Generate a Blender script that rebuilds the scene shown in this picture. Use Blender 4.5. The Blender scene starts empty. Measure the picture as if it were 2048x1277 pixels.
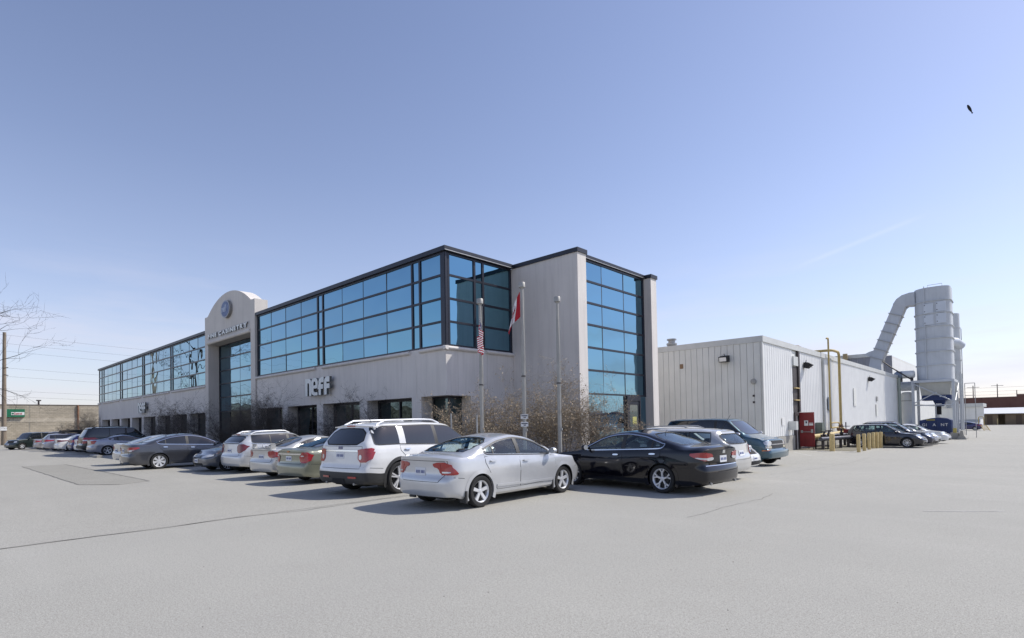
import bpy, bmesh, math, random
import numpy as np
from math import radians, sin, cos, tan, pi, sqrt, atan2, hypot
from mathutils import Vector, Matrix
from mathutils.bvhtree import BVHTree
from mathutils.geometry import delaunay_2d_cdt

random.seed(7)
SC = bpy.context.scene
COL = SC.collection

# ------------------------------------------------------------------ camera
CAM_H = 1.61
YAW, PITCH, ROLL = radians(132.945), radians(1.2076), radians(-1.0471)
fw = Vector((cos(YAW)*cos(PITCH), sin(YAW)*cos(PITCH), sin(PITCH)))
rt = Vector((sin(YAW), -cos(YAW), 0))
up = rt.cross(fw)
rt2 = cos(ROLL)*rt + sin(ROLL)*up
up2 = -sin(ROLL)*rt + cos(ROLL)*up
cd = bpy.data.cameras.new('camera')
cd.sensor_width = 36.0
cd.lens = 36.0*1104.17/2048
cd.shift_y = (822.19-638.5)/2048
cd.clip_start, cd.clip_end = 0.1, 5000
cam = bpy.data.objects.new('camera', cd)
m = Matrix((rt2, up2, -fw)).transposed().to_4x4()
m.translation = (0, 0, CAM_H)
cam.matrix_world = m
COL.objects.link(cam)
SC.camera = cam

# ------------------------------------------------------------------ light
SUN_AZ, SUN_EL = radians(58), radians(45.7)
sl = bpy.data.lights.new('sun', 'SUN')
sl.energy = 3.3
sl.angle = radians(0.53)
sl.color = (1.0, 0.955, 0.88)
sun = bpy.data.objects.new('sun', sl)
sdir = Vector((cos(SUN_AZ)*cos(SUN_EL), sin(SUN_AZ)*cos(SUN_EL), sin(SUN_EL)))
sun.rotation_euler = sdir.to_track_quat('Z', 'Y').to_euler()
COL.objects.link(sun)

W = bpy.data.worlds.new('World')
SC.world = W
W.use_nodes = True
wn = W.node_tree
wn.nodes.clear()
def N(t, kind, **kw):
    n = t.nodes.new(kind)
    for k, v in kw.items():
        if k.startswith('i_'):
            n.inputs[k[2:].replace('_', ' ')].default_value = v
        else:
            setattr(n, k, v)
    return n
def L(t, a, b):
    t.links.new(a, b)
sky = N(wn, 'ShaderNodeTexSky', sky_type='NISHITA', sun_disc=False)
sky.sun_elevation = SUN_EL
sky.sun_rotation = pi/2 - SUN_AZ
sky.altitude = 0
sky.air_density = 1.0
sky.dust_density = 0.45
sky.ozone_density = 3.5
hsv = N(wn, 'ShaderNodeHueSaturation')
hsv.inputs["Saturation"].default_value = 0.90
hsv.inputs['Value'].default_value = 0.97
L(wn, sky.outputs['Color'], hsv.inputs['Color'])
# thin veil of cirrus, denser low in the sky on the building's far side
tc = N(wn, 'ShaderNodeTexCoord')
mp = N(wn, 'ShaderNodeMapping')
mp.inputs['Scale'].default_value = (2.2, 2.2, 13.0)
L(wn, tc.outputs['Generated'], mp.inputs['Vector'])
nz = N(wn, 'ShaderNodeTexNoise')
nz.inputs['Scale'].default_value = 1.6
nz.inputs['Detail'].default_value = 7
nz.inputs['Roughness'].default_value = 0.55
L(wn, mp.outputs['Vector'], nz.inputs['Vector'])
cr = N(wn, 'ShaderNodeValToRGB')
cr.color_ramp.elements[0].position = 0.47
cr.color_ramp.elements[1].position = 0.74
L(wn, nz.outputs['Fac'], cr.inputs['Fac'])
sx = N(wn, 'ShaderNodeSeparateXYZ')
L(wn, tc.outputs['Generated'], sx.inputs['Vector'])
hr = N(wn, 'ShaderNodeValToRGB')
e = hr.color_ramp.elements
e[0].position = 0.0; e[0].color = (0.55, 0.55, 0.55, 1)
e[1].position = 0.30; e[1].color = (0, 0, 0, 1)
x = e.new(0.10); x.color = (0.70, 0.70, 0.70, 1)
x = e.new(0.20); x.color = (0.22, 0.22, 0.22, 1)
L(wn, sx.outputs['Z'], hr.inputs['Fac'])
mu = N(wn, 'ShaderNodeMath', operation='MULTIPLY')
L(wn, cr.outputs['Color'], mu.inputs[0])
L(wn, hr.outputs['Color'], mu.inputs[1])
mx = N(wn, 'ShaderNodeMix', data_type='RGBA')
L(wn, mu.outputs[0], mx.inputs[0])
L(wn, hsv.outputs['Color'], mx.inputs[6])
mx.inputs[7].default_value = (4.6, 4.95, 5.4, 1)
# pale ground haze that whitens the sky evenly toward the horizon
hz = N(wn, 'ShaderNodeValToRGB')
e = hz.color_ramp.elements
e[0].position = 0.0; e[0].color = (0.55,)*3+(1,)
e[1].position = 0.58; e[1].color = (0, 0, 0, 1)
for p_, v_ in ((0.10, 0.36), (0.22, 0.13), (0.40, 0.03)):
    x = e.new(p_); x.color = (v_,)*3+(1,)
L(wn, sx.outputs['Z'], hz.inputs['Fac'])
mh = N(wn, 'ShaderNodeMix', data_type='RGBA')
L(wn, hz.outputs['Color'], mh.inputs[0])
L(wn, mx.outputs[2], mh.inputs[6])
mh.inputs[7].default_value = (3.75, 4.25, 4.75, 1)
tint = N(wn, 'ShaderNodeMix', data_type='RGBA', blend_type='MULTIPLY')
tint.inputs[0].default_value = 1.0
tint.inputs[7].default_value = (1.035, 0.925, 0.955, 1)
L(wn, mh.outputs[2], tint.inputs[6])
# one faint, old contrail
def dotn(v):
    d = N(wn, 'ShaderNodeVectorMath', operation='DOT_PRODUCT')
    L(wn, tc.outputs['Generated'], d.inputs[0]); d.inputs[1].default_value = v
    return d.outputs['Value']
def mth(op, a, b=None):
    n = N(wn, 'ShaderNodeMath', operation=op)
    for i, q in enumerate((a, b)):
        if q is None: continue
        if isinstance(q, float): n.inputs[i].default_value = q
        else: L(wn, q, n.inputs[i])
    return n.outputs[0]
off = mth('ABSOLUTE', dotn((0.21862, 0.29373, -0.93055)))
r1 = N(wn, 'ShaderNodeMapRange', interpolation_type='SMOOTHSTEP')
r1.inputs['From Min'].default_value = 0.0055; r1.inputs['From Max'].default_value = 0.0
L(wn, off, r1.inputs['Value'])
r2 = N(wn, 'ShaderNodeMapRange', interpolation_type='SMOOTHSTEP')
r2.inputs['From Min'].default_value = 0.99518; r2.inputs['From Max'].default_value = 0.99967
L(wn, dotn((-0.17800, 0.94963, 0.25793)), r2.inputs['Value'])
ct = mth('MULTIPLY', mth('MULTIPLY', r1.outputs[0], r2.outputs[0]), 0.14)
mc = N(wn, 'ShaderNodeMix', data_type='RGBA')
L(wn, ct, mc.inputs[0]); L(wn, tint.outputs[2], mc.inputs[6]); mc.inputs[7].default_value = (5.2, 5.5, 5.9, 1)
bg = N(wn, 'ShaderNodeBackground')
bg.inputs['Strength'].default_value = 0.136
L(wn, mc.outputs[2], bg.inputs['Color'])
wo = N(wn, 'ShaderNodeOutputWorld')
L(wn, bg.outputs['Background'], wo.inputs['Surface'])

SC.view_settings.view_transform = 'Standard'
SC.view_settings.look = 'None'
SC.view_settings.exposure = 0.40
SC.view_settings.gamma = 1.0
SC.view_settings.use_curve_mapping = False
SC.render.engine = 'CYCLES'
SC.cycles.max_bounces = 7
SC.cycles.transparent_max_bounces = 10
SC.cycles.caustics_reflective = False
SC.cycles.caustics_refractive = False
SC.cycles.sample_clamp_indirect = 6.0

# ------------------------------------------------------------------ materials
MATS = {}
def pbr(name, col, rough=0.6, metal=0.0, var=0.0, vscale=3.0, bump=0.0, bscale=30.0, coat=0.0, spec=0.5,
        streak=0.0, col2=None, speck=0.0, sscale=120.0, backdark=False, emit=None, vstretch=(1, 1, 1)):
    if name in MATS:
        return MATS[name]
    m = bpy.data.materials.new(name)
    m.use_nodes = True
    t = m.node_tree
    b = t.nodes['Principled BSDF']
    b.inputs['Base Color'].default_value = (*col, 1)
    b.inputs['Roughness'].default_value = rough
    b.inputs['Metallic'].default_value = metal
    b.inputs['Specular IOR Level'].default_value = spec
    if coat:
        b.inputs['Coat Weight'].default_value = coat
        b.inputs['Coat Roughness'].default_value = 0.04
    g = N(t, 'ShaderNodeNewGeometry')
    src = None
    def noise(scale, detail=6, vec=(1, 1, 1)):
        mpn = N(t, 'ShaderNodeMapping')
        mpn.inputs['Scale'].default_value = vec
        L(t, g.outputs['Position'], mpn.inputs['Vector'])
        n = N(t, 'ShaderNodeTexNoise')
        n.inputs['Scale'].default_value = scale
        n.inputs['Detail'].default_value = detail
        n.inputs['Roughness'].default_value = 0.6
        L(t, mpn.outputs['Vector'], n.inputs['Vector'])
        return n.outputs['Fac']
    def blend(prev, fac, lo, hi, amt, c2):
        r = N(t, 'ShaderNodeMapRange')
        r.inputs['From Min'].default_value = lo
        r.inputs['From Max'].default_value = hi
        r.inputs['To Max'].default_value = amt
        L(t, fac, r.inputs['Value'])
        mixn = N(t, 'ShaderNodeMix', data_type='RGBA')
        L(t, r.outputs['Result'], mixn.inputs[0])
        if prev is None:
            mixn.inputs[6].default_value = (*col, 1)
        else:
            L(t, prev, mixn.inputs[6])
        mixn.inputs[7].default_value = (*c2, 1)
        return mixn.outputs[2]
    if var:
        src = blend(src, noise(vscale, 6, vstretch), 0.35, 0.7, 1.0, col2 if col2 else tuple(c*(1-var) for c in col))
    if streak:
        src = blend(src, noise(1.0, 5, (5, 5, 0.35)), 0.45, 0.75, streak, tuple(c*0.6 for c in col))
    if speck:
        src = blend(src, noise(sscale, 2), 0.40, 0.62, speck, tuple(c*0.45 for c in col))
        src = blend(src, noise(sscale*1.7, 2), 0.56, 0.70, speck, tuple(min(1, c*1.5) for c in col))
    if backdark:
        mixn = N(t, 'ShaderNodeMix', data_type='RGBA')
        L(t, g.outputs['Backfacing'], mixn.inputs[0])
        if src is None:
            mixn.inputs[6].default_value = (*col, 1)
        else:
            L(t, src, mixn.inputs[6])
        mixn.inputs[7].default_value = (0.03, 0.03, 0.03, 1)
        src = mixn.outputs[2]
    if src is not None:
        L(t, src, b.inputs['Base Color'])
    if bump:
        bn = N(t, 'ShaderNodeBump')
        bn.inputs['Strength'].default_value = bump
        bn.inputs['Distance'].default_value = 0.02
        L(t, noise(bscale, 4), bn.inputs['Height'])
        L(t, bn.outputs['Normal'], b.inputs['Normal'])
    if emit:
        b.inputs['Emission Color'].default_value = (*emit, 1)
        b.inputs['Emission Strength'].default_value = 1.0
    MATS[name] = m
    return m

def glass_car(name, tintc, refl=0.10):
    if name in MATS:
        return MATS[name]
    m = bpy.data.materials.new(name)
    m.use_nodes = True
    t = m.node_tree
    t.nodes.clear()
    tr = N(t, 'ShaderNodeBsdfTransparent')
    tr.inputs['Color'].default_value = (*tintc, 1)
    gl = N(t, 'ShaderNodeBsdfGlossy')
    gl.inputs['Roughness'].default_value = 0.01
    gl.inputs['Color'].default_value = (0.85, 0.92, 0.95, 1)
    lw = N(t, 'ShaderNodeFresnel')
    gg = N(t, 'ShaderNodeNewGeometry')
    mr = N(t, 'ShaderNodeMapRange')
    mr.inputs['To Min'].default_value = 1.5
    mr.inputs['To Max'].default_value = 1/1.5
    L(t, gg.outputs['Backfacing'], mr.inputs['Value'])
    L(t, mr.outputs['Result'], lw.inputs['IOR'])
    ad = N(t, 'ShaderNodeMath', operation='ADD', use_clamp=True)
    L(t, lw.outputs[0], ad.inputs[0])
    ad.inputs[1].default_value = refl
    mi = N(t, 'ShaderNodeMixShader')
    L(t, ad.outputs[0], mi.inputs[0])
    L(t, tr.outputs[0], mi.inputs[1])
    L(t, gl.outputs[0], mi.inputs[2])
    o = N(t, 'ShaderNodeOutputMaterial')
    L(t, mi.outputs[0], o.inputs['Surface'])
    MATS[name] = m
    return m

def mirror_glass(name, col, wob=0.0025, rough=0.0):
    # coated facade glass: a tinted mirror with a slow roller-wave distortion
    if name in MATS:
        return MATS[name]
    m = bpy.data.materials.new(name)
    m.use_nodes = True
    t = m.node_tree
    b = t.nodes['Principled BSDF']
    b.inputs['Base Color'].default_value = (*col, 1)
    b.inputs['Metallic'].default_value = 1.0
    b.inputs['Roughness'].default_value = rough
    g = N(t, 'ShaderNodeNewGeometry')
    n = N(t, 'ShaderNodeTexNoise')
    n.inputs['Scale'].default_value = 0.75
    n.inputs['Detail'].default_value = 1
    L(t, g.outputs['Position'], n.inputs['Vector'])
    bn = N(t, 'ShaderNodeBump')
    bn.inputs['Strength'].default_value = 1.0
    bn.inputs['Distance'].default_value = wob*6
    L(t, n.outputs['Fac'], bn.inputs['Height'])
    L(t, bn.outputs['Normal'], b.inputs['Normal'])
    MATS[name] = m
    return m

M_STUCCO = pbr('stucco', (0.75, 0.71, 0.67), 0.9, var=0.10, vscale=0.5, streak=0.34, bump=0.25, bscale=60)
M_STUCCO2 = pbr('stucco_gable', (0.70, 0.66, 0.61), 0.9, var=0.10, vscale=0.6, streak=0.25, bump=0.25, bscale=60)
M_FRAME = pbr('dark_anodised_frame', (0.030, 0.033, 0.048), 0.35, 0.3, var=0.3, vscale=2)
M_CAP = pbr('dark_metal_coping', (0.035, 0.038, 0.05), 0.4, 0.4, var=0.25, vscale=1.5)
M_GLASS = mirror_glass('blue_mirror_glass', (0.18, 0.345, 0.455), 0.0019)
M_GLASS_B = mirror_glass('blue_mirror_glass_darker', (0.155, 0.305, 0.41), 0.0024)
M_GLASS_C = mirror_glass('blue_mirror_glass_greener', (0.18, 0.36, 0.45), 0.0021)
M_GLASS_DK = mirror_glass('dark_tinted_glass', (0.09, 0.13, 0.14), 0.004)
M_JOINT = pbr('silicone_joint', (0.05, 0.06, 0.07), 0.6)
M_CONC = pbr('concrete', (0.40, 0.385, 0.35), 0.9, var=0.25, vscale=1.2, bump=0.3, bscale=40, speck=0.15, sscale=60)
M_METALW = pbr('white_siding', (0.80, 0.805, 0.79), 0.55, var=0.08, vscale=0.8, streak=0.12)
M_METALG = pbr('pale_siding', (0.74, 0.745, 0.71), 0.55, var=0.10, vscale=0.8, streak=0.15)
M_TRIMW = pbr('white_trim', (0.62, 0.63, 0.61), 0.5, var=0.12, vscale=2)
M_GREYP = pbr('grey_collector_paint', (0.57, 0.595, 0.62), 0.5, var=0.12, vscale=0.7, streak=0.22)
M_GREYP2 = pbr('light_collector_panel', (0.62, 0.66, 0.71), 0.5, var=0.08, vscale=0.9)
M_YEL = pbr('yellow_pipe_paint', (0.52, 0.39, 0.15), 0.6, var=0.2, vscale=6)
M_BOLL = pbr('yellow_bollard_paint', (0.68, 0.52, 0.24), 0.65, var=0.25, vscale=7)
M_REDD = pbr('red_door_paint', (0.25, 0.015, 0.018), 0.5, var=0.3, vscale=3)
M_BRWN = pbr('dark_brown_steel', (0.06, 0.05, 0.05), 0.6, var=0.3, vscale=4)
M_BLUE = pbr('navy_bin_paint', (0.02, 0.045, 0.16), 0.55, var=0.35, vscale=1.5)
M_WHITE = pbr('white_sign', (0.78, 0.78, 0.77), 0.5)
M_BLACK = pbr('black_rubber', (0.018, 0.018, 0.019), 0.75)
M_DARK = pbr('dark_interior', (0.02, 0.02, 0.022), 0.9)
M_GALV = pbr('galvanised_steel', (0.42, 0.42, 0.41), 0.45, 0.4, var=0.2, vscale=6)
M_POLE = pbr('flagpole_paint', (0.40, 0.39, 0.36), 0.5, 0.2, var=0.2, vscale=3)
M_LETTER = pbr('sign_letter_face', (0.86, 0.88, 0.85), 0.5, var=0.15, vscale=5)
M_LETSIDE = pbr('sign_letter_side', (0.10, 0.11, 0.11), 0.6)
M_CHROME = pbr('chrome', (0.75, 0.76, 0.78), 0.12, 1.0)
M_ALLOY = pbr('alloy_rim', (0.72, 0.73, 0.75), 0.32, 0.35, coat=.5)
M_TYRE = pbr('tyre', (0.020, 0.020, 0.021), 0.85, bump=0.15, bscale=80)
M_TAIL = pbr('tail_lamp_red', (0.36, 0.008, 0.012), 0.12, coat=1.0)
M_TAILD = pbr('tail_lamp_dark_red', (0.16, 0.006, 0.010), 0.12, coat=1.0)
M_LENS = pbr('clear_lamp', (0.60, 0.62, 0.64), 0.10, 0.35, coat=1.0)
M_AMBER = pbr('amber_lamp', (0.55, 0.16, 0.02), 0.15, coat=1.0)
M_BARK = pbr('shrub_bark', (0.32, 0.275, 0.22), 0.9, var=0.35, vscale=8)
M_BARK_SHADE = pbr('shaded_bark', (0.15, 0.13, 0.115), 0.9, var=0.35, vscale=8)  # bark coloured darker for shrubs standing in the building's shade
M_BUD = pbr('dry_tan_leaf', (0.50, 0.41, 0.28), 0.85, var=0.45, vscale=5, col2=(0.36, 0.25, 0.16))
M_GREENLEAF = pbr('yellow_green_leaf', (0.22, 0.22, 0.06), 0.8, var=0.4, vscale=6)
M_SOIL = pbr('bed_mulch', (0.11, 0.085, 0.06), 0.95, var=0.4, vscale=4, bump=0.8, bscale=25, speck=0.5, sscale=30)

# ------------------------------------------------------------------ mesh helpers
class MB:
    def __init__(s):
        s.v = []; s.f = []; s.m = []
    def add(s, vs, fs, mi=0):
        o = len(s.v)
        s.v.extend(vs)
        for f in fs:
            s.f.append(tuple(i+o for i in f)); s.m.append(mi)
        return s
    def box(s, x0, x1, y0, y1, z0, z1, mi=0):
        if x1 < x0: x0, x1 = x1, x0
        if y1 < y0: y0, y1 = y1, y0
        if z1 < z0: z0, z1 = z1, z0
        return s.add([(x0,y0,z0),(x1,y0,z0),(x1,y1,z0),(x0,y1,z0),(x0,y0,z1),(x1,y0,z1),(x1,y1,z1),(x0,y1,z1)],
              [(3,2,1,0),(4,5,6,7),(0,1,5,4),(1,2,6,5),(2,3,7,6),(3,0,4,7)], mi)
    def tube(s, path, r, n=8, mi=0, cap=True):
        P = [Vector(p) for p in path]
        rs = r if isinstance(r, (list, tuple)) else [r]*len(P)
        rings = []; o0 = len(s.v)
        prev = None
        for i, p in enumerate(P):
            d = (P[min(i+1, len(P)-1)] - P[max(i-1, 0)])
            if d.length < 1e-9: d = Vector((0, 0, 1))
            d.normalize()
            a = prev if prev is not None else (Vector((0, 0, 1)) if abs(d.z) < 0.9 else Vector((1, 0, 0)))
            b = d.cross(a)
            if b.length < 1e-6:
                b = d.cross(Vector((0.3, 1, 0.2)))
            b.normalize(); a = b.cross(d).normalized(); prev = a
            rings.append(len(s.v))
            for k in range(n):
                an = 2*pi*k/n
                q = p + (a*cos(an) + b*sin(an))*rs[i]
                s.v.append(tuple(q))
        for i in range(len(P)-1):
            for k in range(n):
                k2 = (k+1) % n
                s.f.append((rings[i]+k, rings[i+1]+k, rings[i+1]+k2, rings[i]+k2)); s.m.append(mi)
        if cap:
            s.f.append(tuple(rings[0]+k for k in range(n))); s.m.append(mi)
            s.f.append(tuple(rings[-1]+k for k in reversed(range(n)))); s.m.append(mi)
        return s
    def prism(s, poly, axis, a, b, mi=0, side=None):
        # poly in the two other axes, extruded along axis from a to b
        def P(u, v, w):
            return {'x': (w, u, v), 'y': (u, w, v), 'z': (u, v, w)}[axis]
        n = len(poly)
        vs = [P(u, v, a) for u, v in poly] + [P(u, v, b) for u, v in poly]
        fs = [tuple(range(n)), tuple(reversed(range(n, 2*n)))]
        s.add(vs, fs, mi)
        o = len(s.v) - 2*n
        for i in range(n):
            j = (i+1) % n
            s.f.append((o+i, o+n+i, o+n+j, o+j)); s.m.append(mi if side is None else side)
        return s
    def lathe(s, prof, n=24, axis='z', c=(0, 0, 0), mi=0):
        o = len(s.v); k = len(prof)
        for i in range(n):
            a = 2*pi*i/n
            for r, h in prof:
                q = {'z': (r*cos(a), r*sin(a), h), 'y': (r*cos(a), h, r*sin(a)), 'x': (h, r*cos(a), r*sin(a))}[axis]
                s.v.append((q[0]+c[0], q[1]+c[1], q[2]+c[2]))
        for i in range(n):
            i2 = (i+1) % n
            for j in range(k-1):
                s.f.append((o+i*k+j, o+i2*k+j, o+i2*k+j+1, o+i*k+j+1)); s.m.append(mi)
        return s
    def mesh(s, name, mats, smooth=None, radial=False):
        me = bpy.data.meshes.new(name)
        me.from_pydata([tuple(v) for v in s.v], [], s.f)
        for mt in (mats if isinstance(mats, (list, tuple)) else [mats]):
            me.materials.append(mt)
        me.polygons.foreach_set('material_index', s.m)
        me.update()
        bm = bmesh.new(); bm.from_mesh(me)
        if radial:
            bm.normal_update()
            cc = Vector((0, 0, .62))
            fl = []
            for f in bm.faces:
                c = f.calc_center_median(); q = Vector((c.x*.25, 0, .62))
                if f.normal.dot(c-q) < 0: fl.append(f)
            bmesh.ops.reverse_faces(bm, faces=fl)
        else:
            bmesh.ops.recalc_face_normals(bm, faces=bm.faces)
        bm.to_mesh(me); bm.free()
        if smooth:
            me.shade_smooth()
            if smooth is not True:
                me.set_sharp_from_angle(angle=radians(smooth))
        return me

def link(name, me, parent=None, world=False):
    o = bpy.data.objects.new(name, me)
    COL.objects.link(o)
    if parent is not None:
        o.parent = parent
        if world and parent.parent is None:
            o.matrix_parent_inverse = Matrix.Translation(-parent.location)
    return o
def obj(name, mb, mats, parent=None, smooth=None, world=True):
    return link(name, mb.mesh(name, mats, smooth), parent, world)
_UC = {}
def ubox(name, x0, x1, y0, y1, z0, z1, mat, parent=None, rot=None):
    # one shared unit cube per material
    if mat.name not in _UC:
        _UC[mat.name] = MB().box(-.5, .5, -.5, .5, -.5, .5).mesh('unit_block_'+mat.name, mat)
    o = bpy.data.objects.new(name, _UC[mat.name])
    COL.objects.link(o)
    o.location = ((x0+x1)/2, (y0+y1)/2, (z0+z1)/2)
    o.scale = (abs(x1-x0), abs(y1-y0), abs(z1-z0))
    if rot: o.rotation_euler = rot
    if parent is not None:
        o.parent = parent
        if parent.parent is None:
            o.matrix_parent_inverse = Matrix.Translation(-parent.location)
    return o
def tag(o, label, cat, group=None):
    o['label'] = label; o['category'] = cat
    if group: o['group'] = group
    return o
def thing(name, label, cat, loc=(0, 0, 0), rz=0, group=None, scale=1.0):
    o = bpy.data.objects.new(name, None)
    COL.objects.link(o)
    o.location = loc; o.rotation_euler = (0, 0, rz); o.scale = (scale,)*3
    o.empty_display_size = 0.3
    return tag(o, label, cat, group)
def structure(o, kind='structure'):
    o['kind'] = kind
    return o
def smoothstep(t):
    t = max(0, min(1, t)); return t*t*(3-2*t)
def gz(y):
    # the lot falls gently away behind the tower, for drainage
    return -0.322*smoothstep((y-13)/13) - 0.60*smoothstep((y-43.2)/28.8)
def arc(cx, cy, r, a0, a1, n):
    return [(cx+r*cos(radians(a0+(a1-a0)*i/n)), cy+r*sin(radians(a0+(a1-a0)*i/n))) for i in range(n+1)]
def bend(pts, r, n=5):
    # rounds the corners of a 3D polyline
    P = [Vector(p) for p in pts]; out = [P[0]]
    for i in range(1, len(P)-1):
        a, b, c = P[i-1], P[i], P[i+1]
        d1 = (a-b); d2 = (c-b)
        k = min(r, d1.length*.49, d2.length*.49)
        p0 = b+d1.normalized()*k; p2 = b+d2.normalized()*k
        for j in range(n+1):
            t = j/n
            out.append(p0*(1-t)**2 + b*2*t*(1-t) + p2*t*t)
    out.append(P[-1])
    return out
def text_mesh(s, size, depth, mats, bold=0.0):
    cu = bpy.data.curves.new('t', 'FONT')
    cu.body = s; cu.size = size; cu.extrude = depth/2; cu.offset = bold
    cu.resolution_u = 3
    o = bpy.data.objects.new('t', cu)
    COL.objects.link(o)
    dg = bpy.context.evaluated_depsgraph_get()
    me = bpy.data.meshes.new_from_object(o.evaluated_get(dg))
    bpy.data.objects.remove(o); bpy.data.curves.remove(cu)
    me.materials.clear()
    for mt in mats: me.materials.append(mt)
    for p in me.polygons:
        p.material_index = 0 if abs(p.normal.z) > 0.7 or len(mats) == 1 else 1
    return me

# ================================================================== ground
M_ASPH = pbr('weathered_asphalt', (0.46, 0.446, 0.395), 0.92, var=0.12, vscale=0.35, bump=0.30, bscale=130, speck=0.75, sscale=85)
def asphalt_extra(m):
    t = m.node_tree; b = t.nodes['Principled BSDF']
    prev = b.inputs['Base Color'].links[0].from_socket
    g = N(t, 'ShaderNodeNewGeometry')
    def stage(prev, scale, vec, lo, hi, amt, colr, rough=0.6):
        mpn = N(t, 'ShaderNodeMapping'); mpn.inputs['Scale'].default_value = vec
        L(t, g.outputs['Position'], mpn.inputs['Vector'])
        n = N(t, 'ShaderNodeTexNoise'); n.inputs['Scale'].default_value = scale
        n.inputs['Detail'].default_value = 8; n.inputs['Roughness'].default_value = rough
        L(t, mpn.outputs['Vector'], n.inputs['Vector'])
        r = N(t, 'ShaderNodeMapRange'); r.inputs['From Min'].default_value = lo; r.inputs['From Max'].default_value = hi
        r.inputs['To Max'].default_value = amt
        L(t, n.outputs['Fac'], r.inputs['Value'])
        x = N(t, 'ShaderNodeMix', data_type='RGBA')
        L(t, r.outputs['Result'], x.inputs[0]); L(t, prev, x.inputs[6]); x.inputs[7].default_value = (*colr, 1)
        return x.outputs[2]
    p = stage(prev, 0.12, (1, 1, 1), 0.42, 0.68, 0.30, (0.355, 0.345, 0.312))       # broad worn patches
    p = stage(p, 0.5, (1.0, 0.16, 1), 0.52, 0.72, 0.22, (0.34, 0.33, 0.305))       # faint tyre-polished lanes along the drive
    p = stage(p, 0.45, (0.15, 1.0, 1), 0.54, 0.72, 0.20, (0.56, 0.545, 0.50))
    p = stage(p, 26, (1, 1, 1), 0.50, 0.72, 0.62, (0.20, 0.185, 0.16), 0.8)       # aggregate, coarse to fine
    p = stage(p, 34, (1, 1.3, 1), 0.52, 0.74, 0.62, (0.74, 0.71, 0.65), 0.8)
    p = stage(p, 3.2, (1, 1, 1), 0.50, 0.75, 0.30, (0.33, 0.31, 0.275), 0.75)      # blotches a hand or two across
    p = stage(p, 7.0, (1, 1, 1), 0.66, 0.74, 0.55, (0.13, 0.12, 0.11), 0.75)       # small oil spots
    L(t, p, b.inputs['Base Color'])
asphalt_extra(M_ASPH)
M_ASPH2 = M_ASPH.copy()
M_ASPH2.name = 'older_asphalt'
t_ = M_ASPH2.node_tree; b_ = t_.nodes['Principled BSDF']; src_ = b_.inputs['Base Color'].links[0].from_socket
x_ = N(t_, 'ShaderNodeMix', data_type='RGBA', blend_type='MULTIPLY'); x_.inputs[0].default_value = 1.0; x_.inputs[7].default_value = (.955, .95, .945, 1)
L(t_, src_, x_.inputs[6]); L(t_, x_.outputs[2], b_.inputs['Base Color'])
M_PATCH = pbr('asphalt_patch', (0.375, 0.36, 0.315), 0.93, var=0.12, vscale=0.8, bump=0.30, bscale=130, speck=0.75, sscale=85)
M_CRACK = pbr('crack_filler', (0.22, 0.21, 0.188), 0.9, var=0.3, vscale=3)
M_OLDPAINT = pbr('worn_white_paint', (0.55, 0.54, 0.51), 0.85, var=0.4, vscale=6, col2=(0.37, 0.355, 0.33))
M_GRASS = pbr('distant_dry_grass', (0.16, 0.15, 0.08), 0.95, var=0.4, vscale=0.4)

def sheet(name, xs, ys, z, mat):
    g = MB()
    for y in ys:
        for x in xs: g.v.append((x, y, gz(y)+z))
    n = len(xs)
    for j in range(len(ys)-1):
        for i in range(n-1):
            g.f.append((j*n+i, j*n+i+1, (j+1)*n+i+1, (j+1)*n+i)); g.m.append(0)
    return obj(name, g, mat, smooth=True)
YS = [-900, -300, -100, -40, -10, 0, 8] + [12+1.5*i for i in range(11)] + [30, 36, 42] + [44+2*i for i in range(15)] + [80, 100, 130, 180, 220, 300, 600, 1200]
structure(sheet('ground', [-1500, -400, -150, -60, -20, 0, 20, 60, 150, 400, 1500], YS, -0.03, M_GRASS))
structure(sheet('parking_lot', [-91.5, -60, -30, -12, 0, 12, 30, 60], [y for y in YS if -100 <= y <= 180], 0.0, M_ASPH))

structure(sheet('older_paving', [-91.4, -60, -30, -20, -10.33], [-60, -20, -5, 0, 4, 8, 11.9], .004, M_ASPH2))
def ribbon(name, pts, w, z, mat, jit=0.0, kind='structure', seg=0.25, wvar=0.5):
    g = MB(); P = []
    for (x0, y0), (x1, y1) in zip(pts, pts[1:]):
        n = max(1, int(hypot(x1-x0, y1-y0)/seg))
        for i in range(n): P.append((x0+(x1-x0)*i/n, y0+(y1-y0)*i/n))
    P.append(pts[-1])
    for i, (x, y) in enumerate(P):
        a = P[max(0, i-1)]; b = P[min(len(P)-1, i+1)]
        dx, dy = b[0]-a[0], b[1]-a[1]; l = hypot(dx, dy) or 1
        nx, ny = -dy/l, dx/l
        o = random.uniform(-jit, jit); ww = w*(1+random.uniform(-wvar, wvar))/2
        for s in (-1, 1):
            g.v.append((x+nx*(o+s*ww), y+ny*(o+s*ww), gz(y)+z))
    for i in range(len(P)-1):
        g.f.append((2*i, 2*i+1, 2*i+3, 2*i+2)); g.m.append(0)
    return structure(obj(name, g, mat), kind)
g = MB(); g.add([(-33.6, 3.2, .008), (-20.5, 3.22, .008), (-19.4, 4.0, .008), (-19.85, 4.85, .008), (-33.4, 4.72, .008)], [(0, 1, 2, 3, 4)])
structure(obj('asphalt_patch', g, M_PATCH))
ribbon('asphalt_crack', [(-33.6, 3.2), (-20.5, 3.22), (-19.4, 4.0)], .035, .012, M_CRACK, .02)
ribbon('asphalt_crack', [(-19.85, 4.85), (-26, 4.82), (-33.4, 4.72), (-33.6, 3.2)], .06, .012, M_CRACK, .02)
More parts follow.
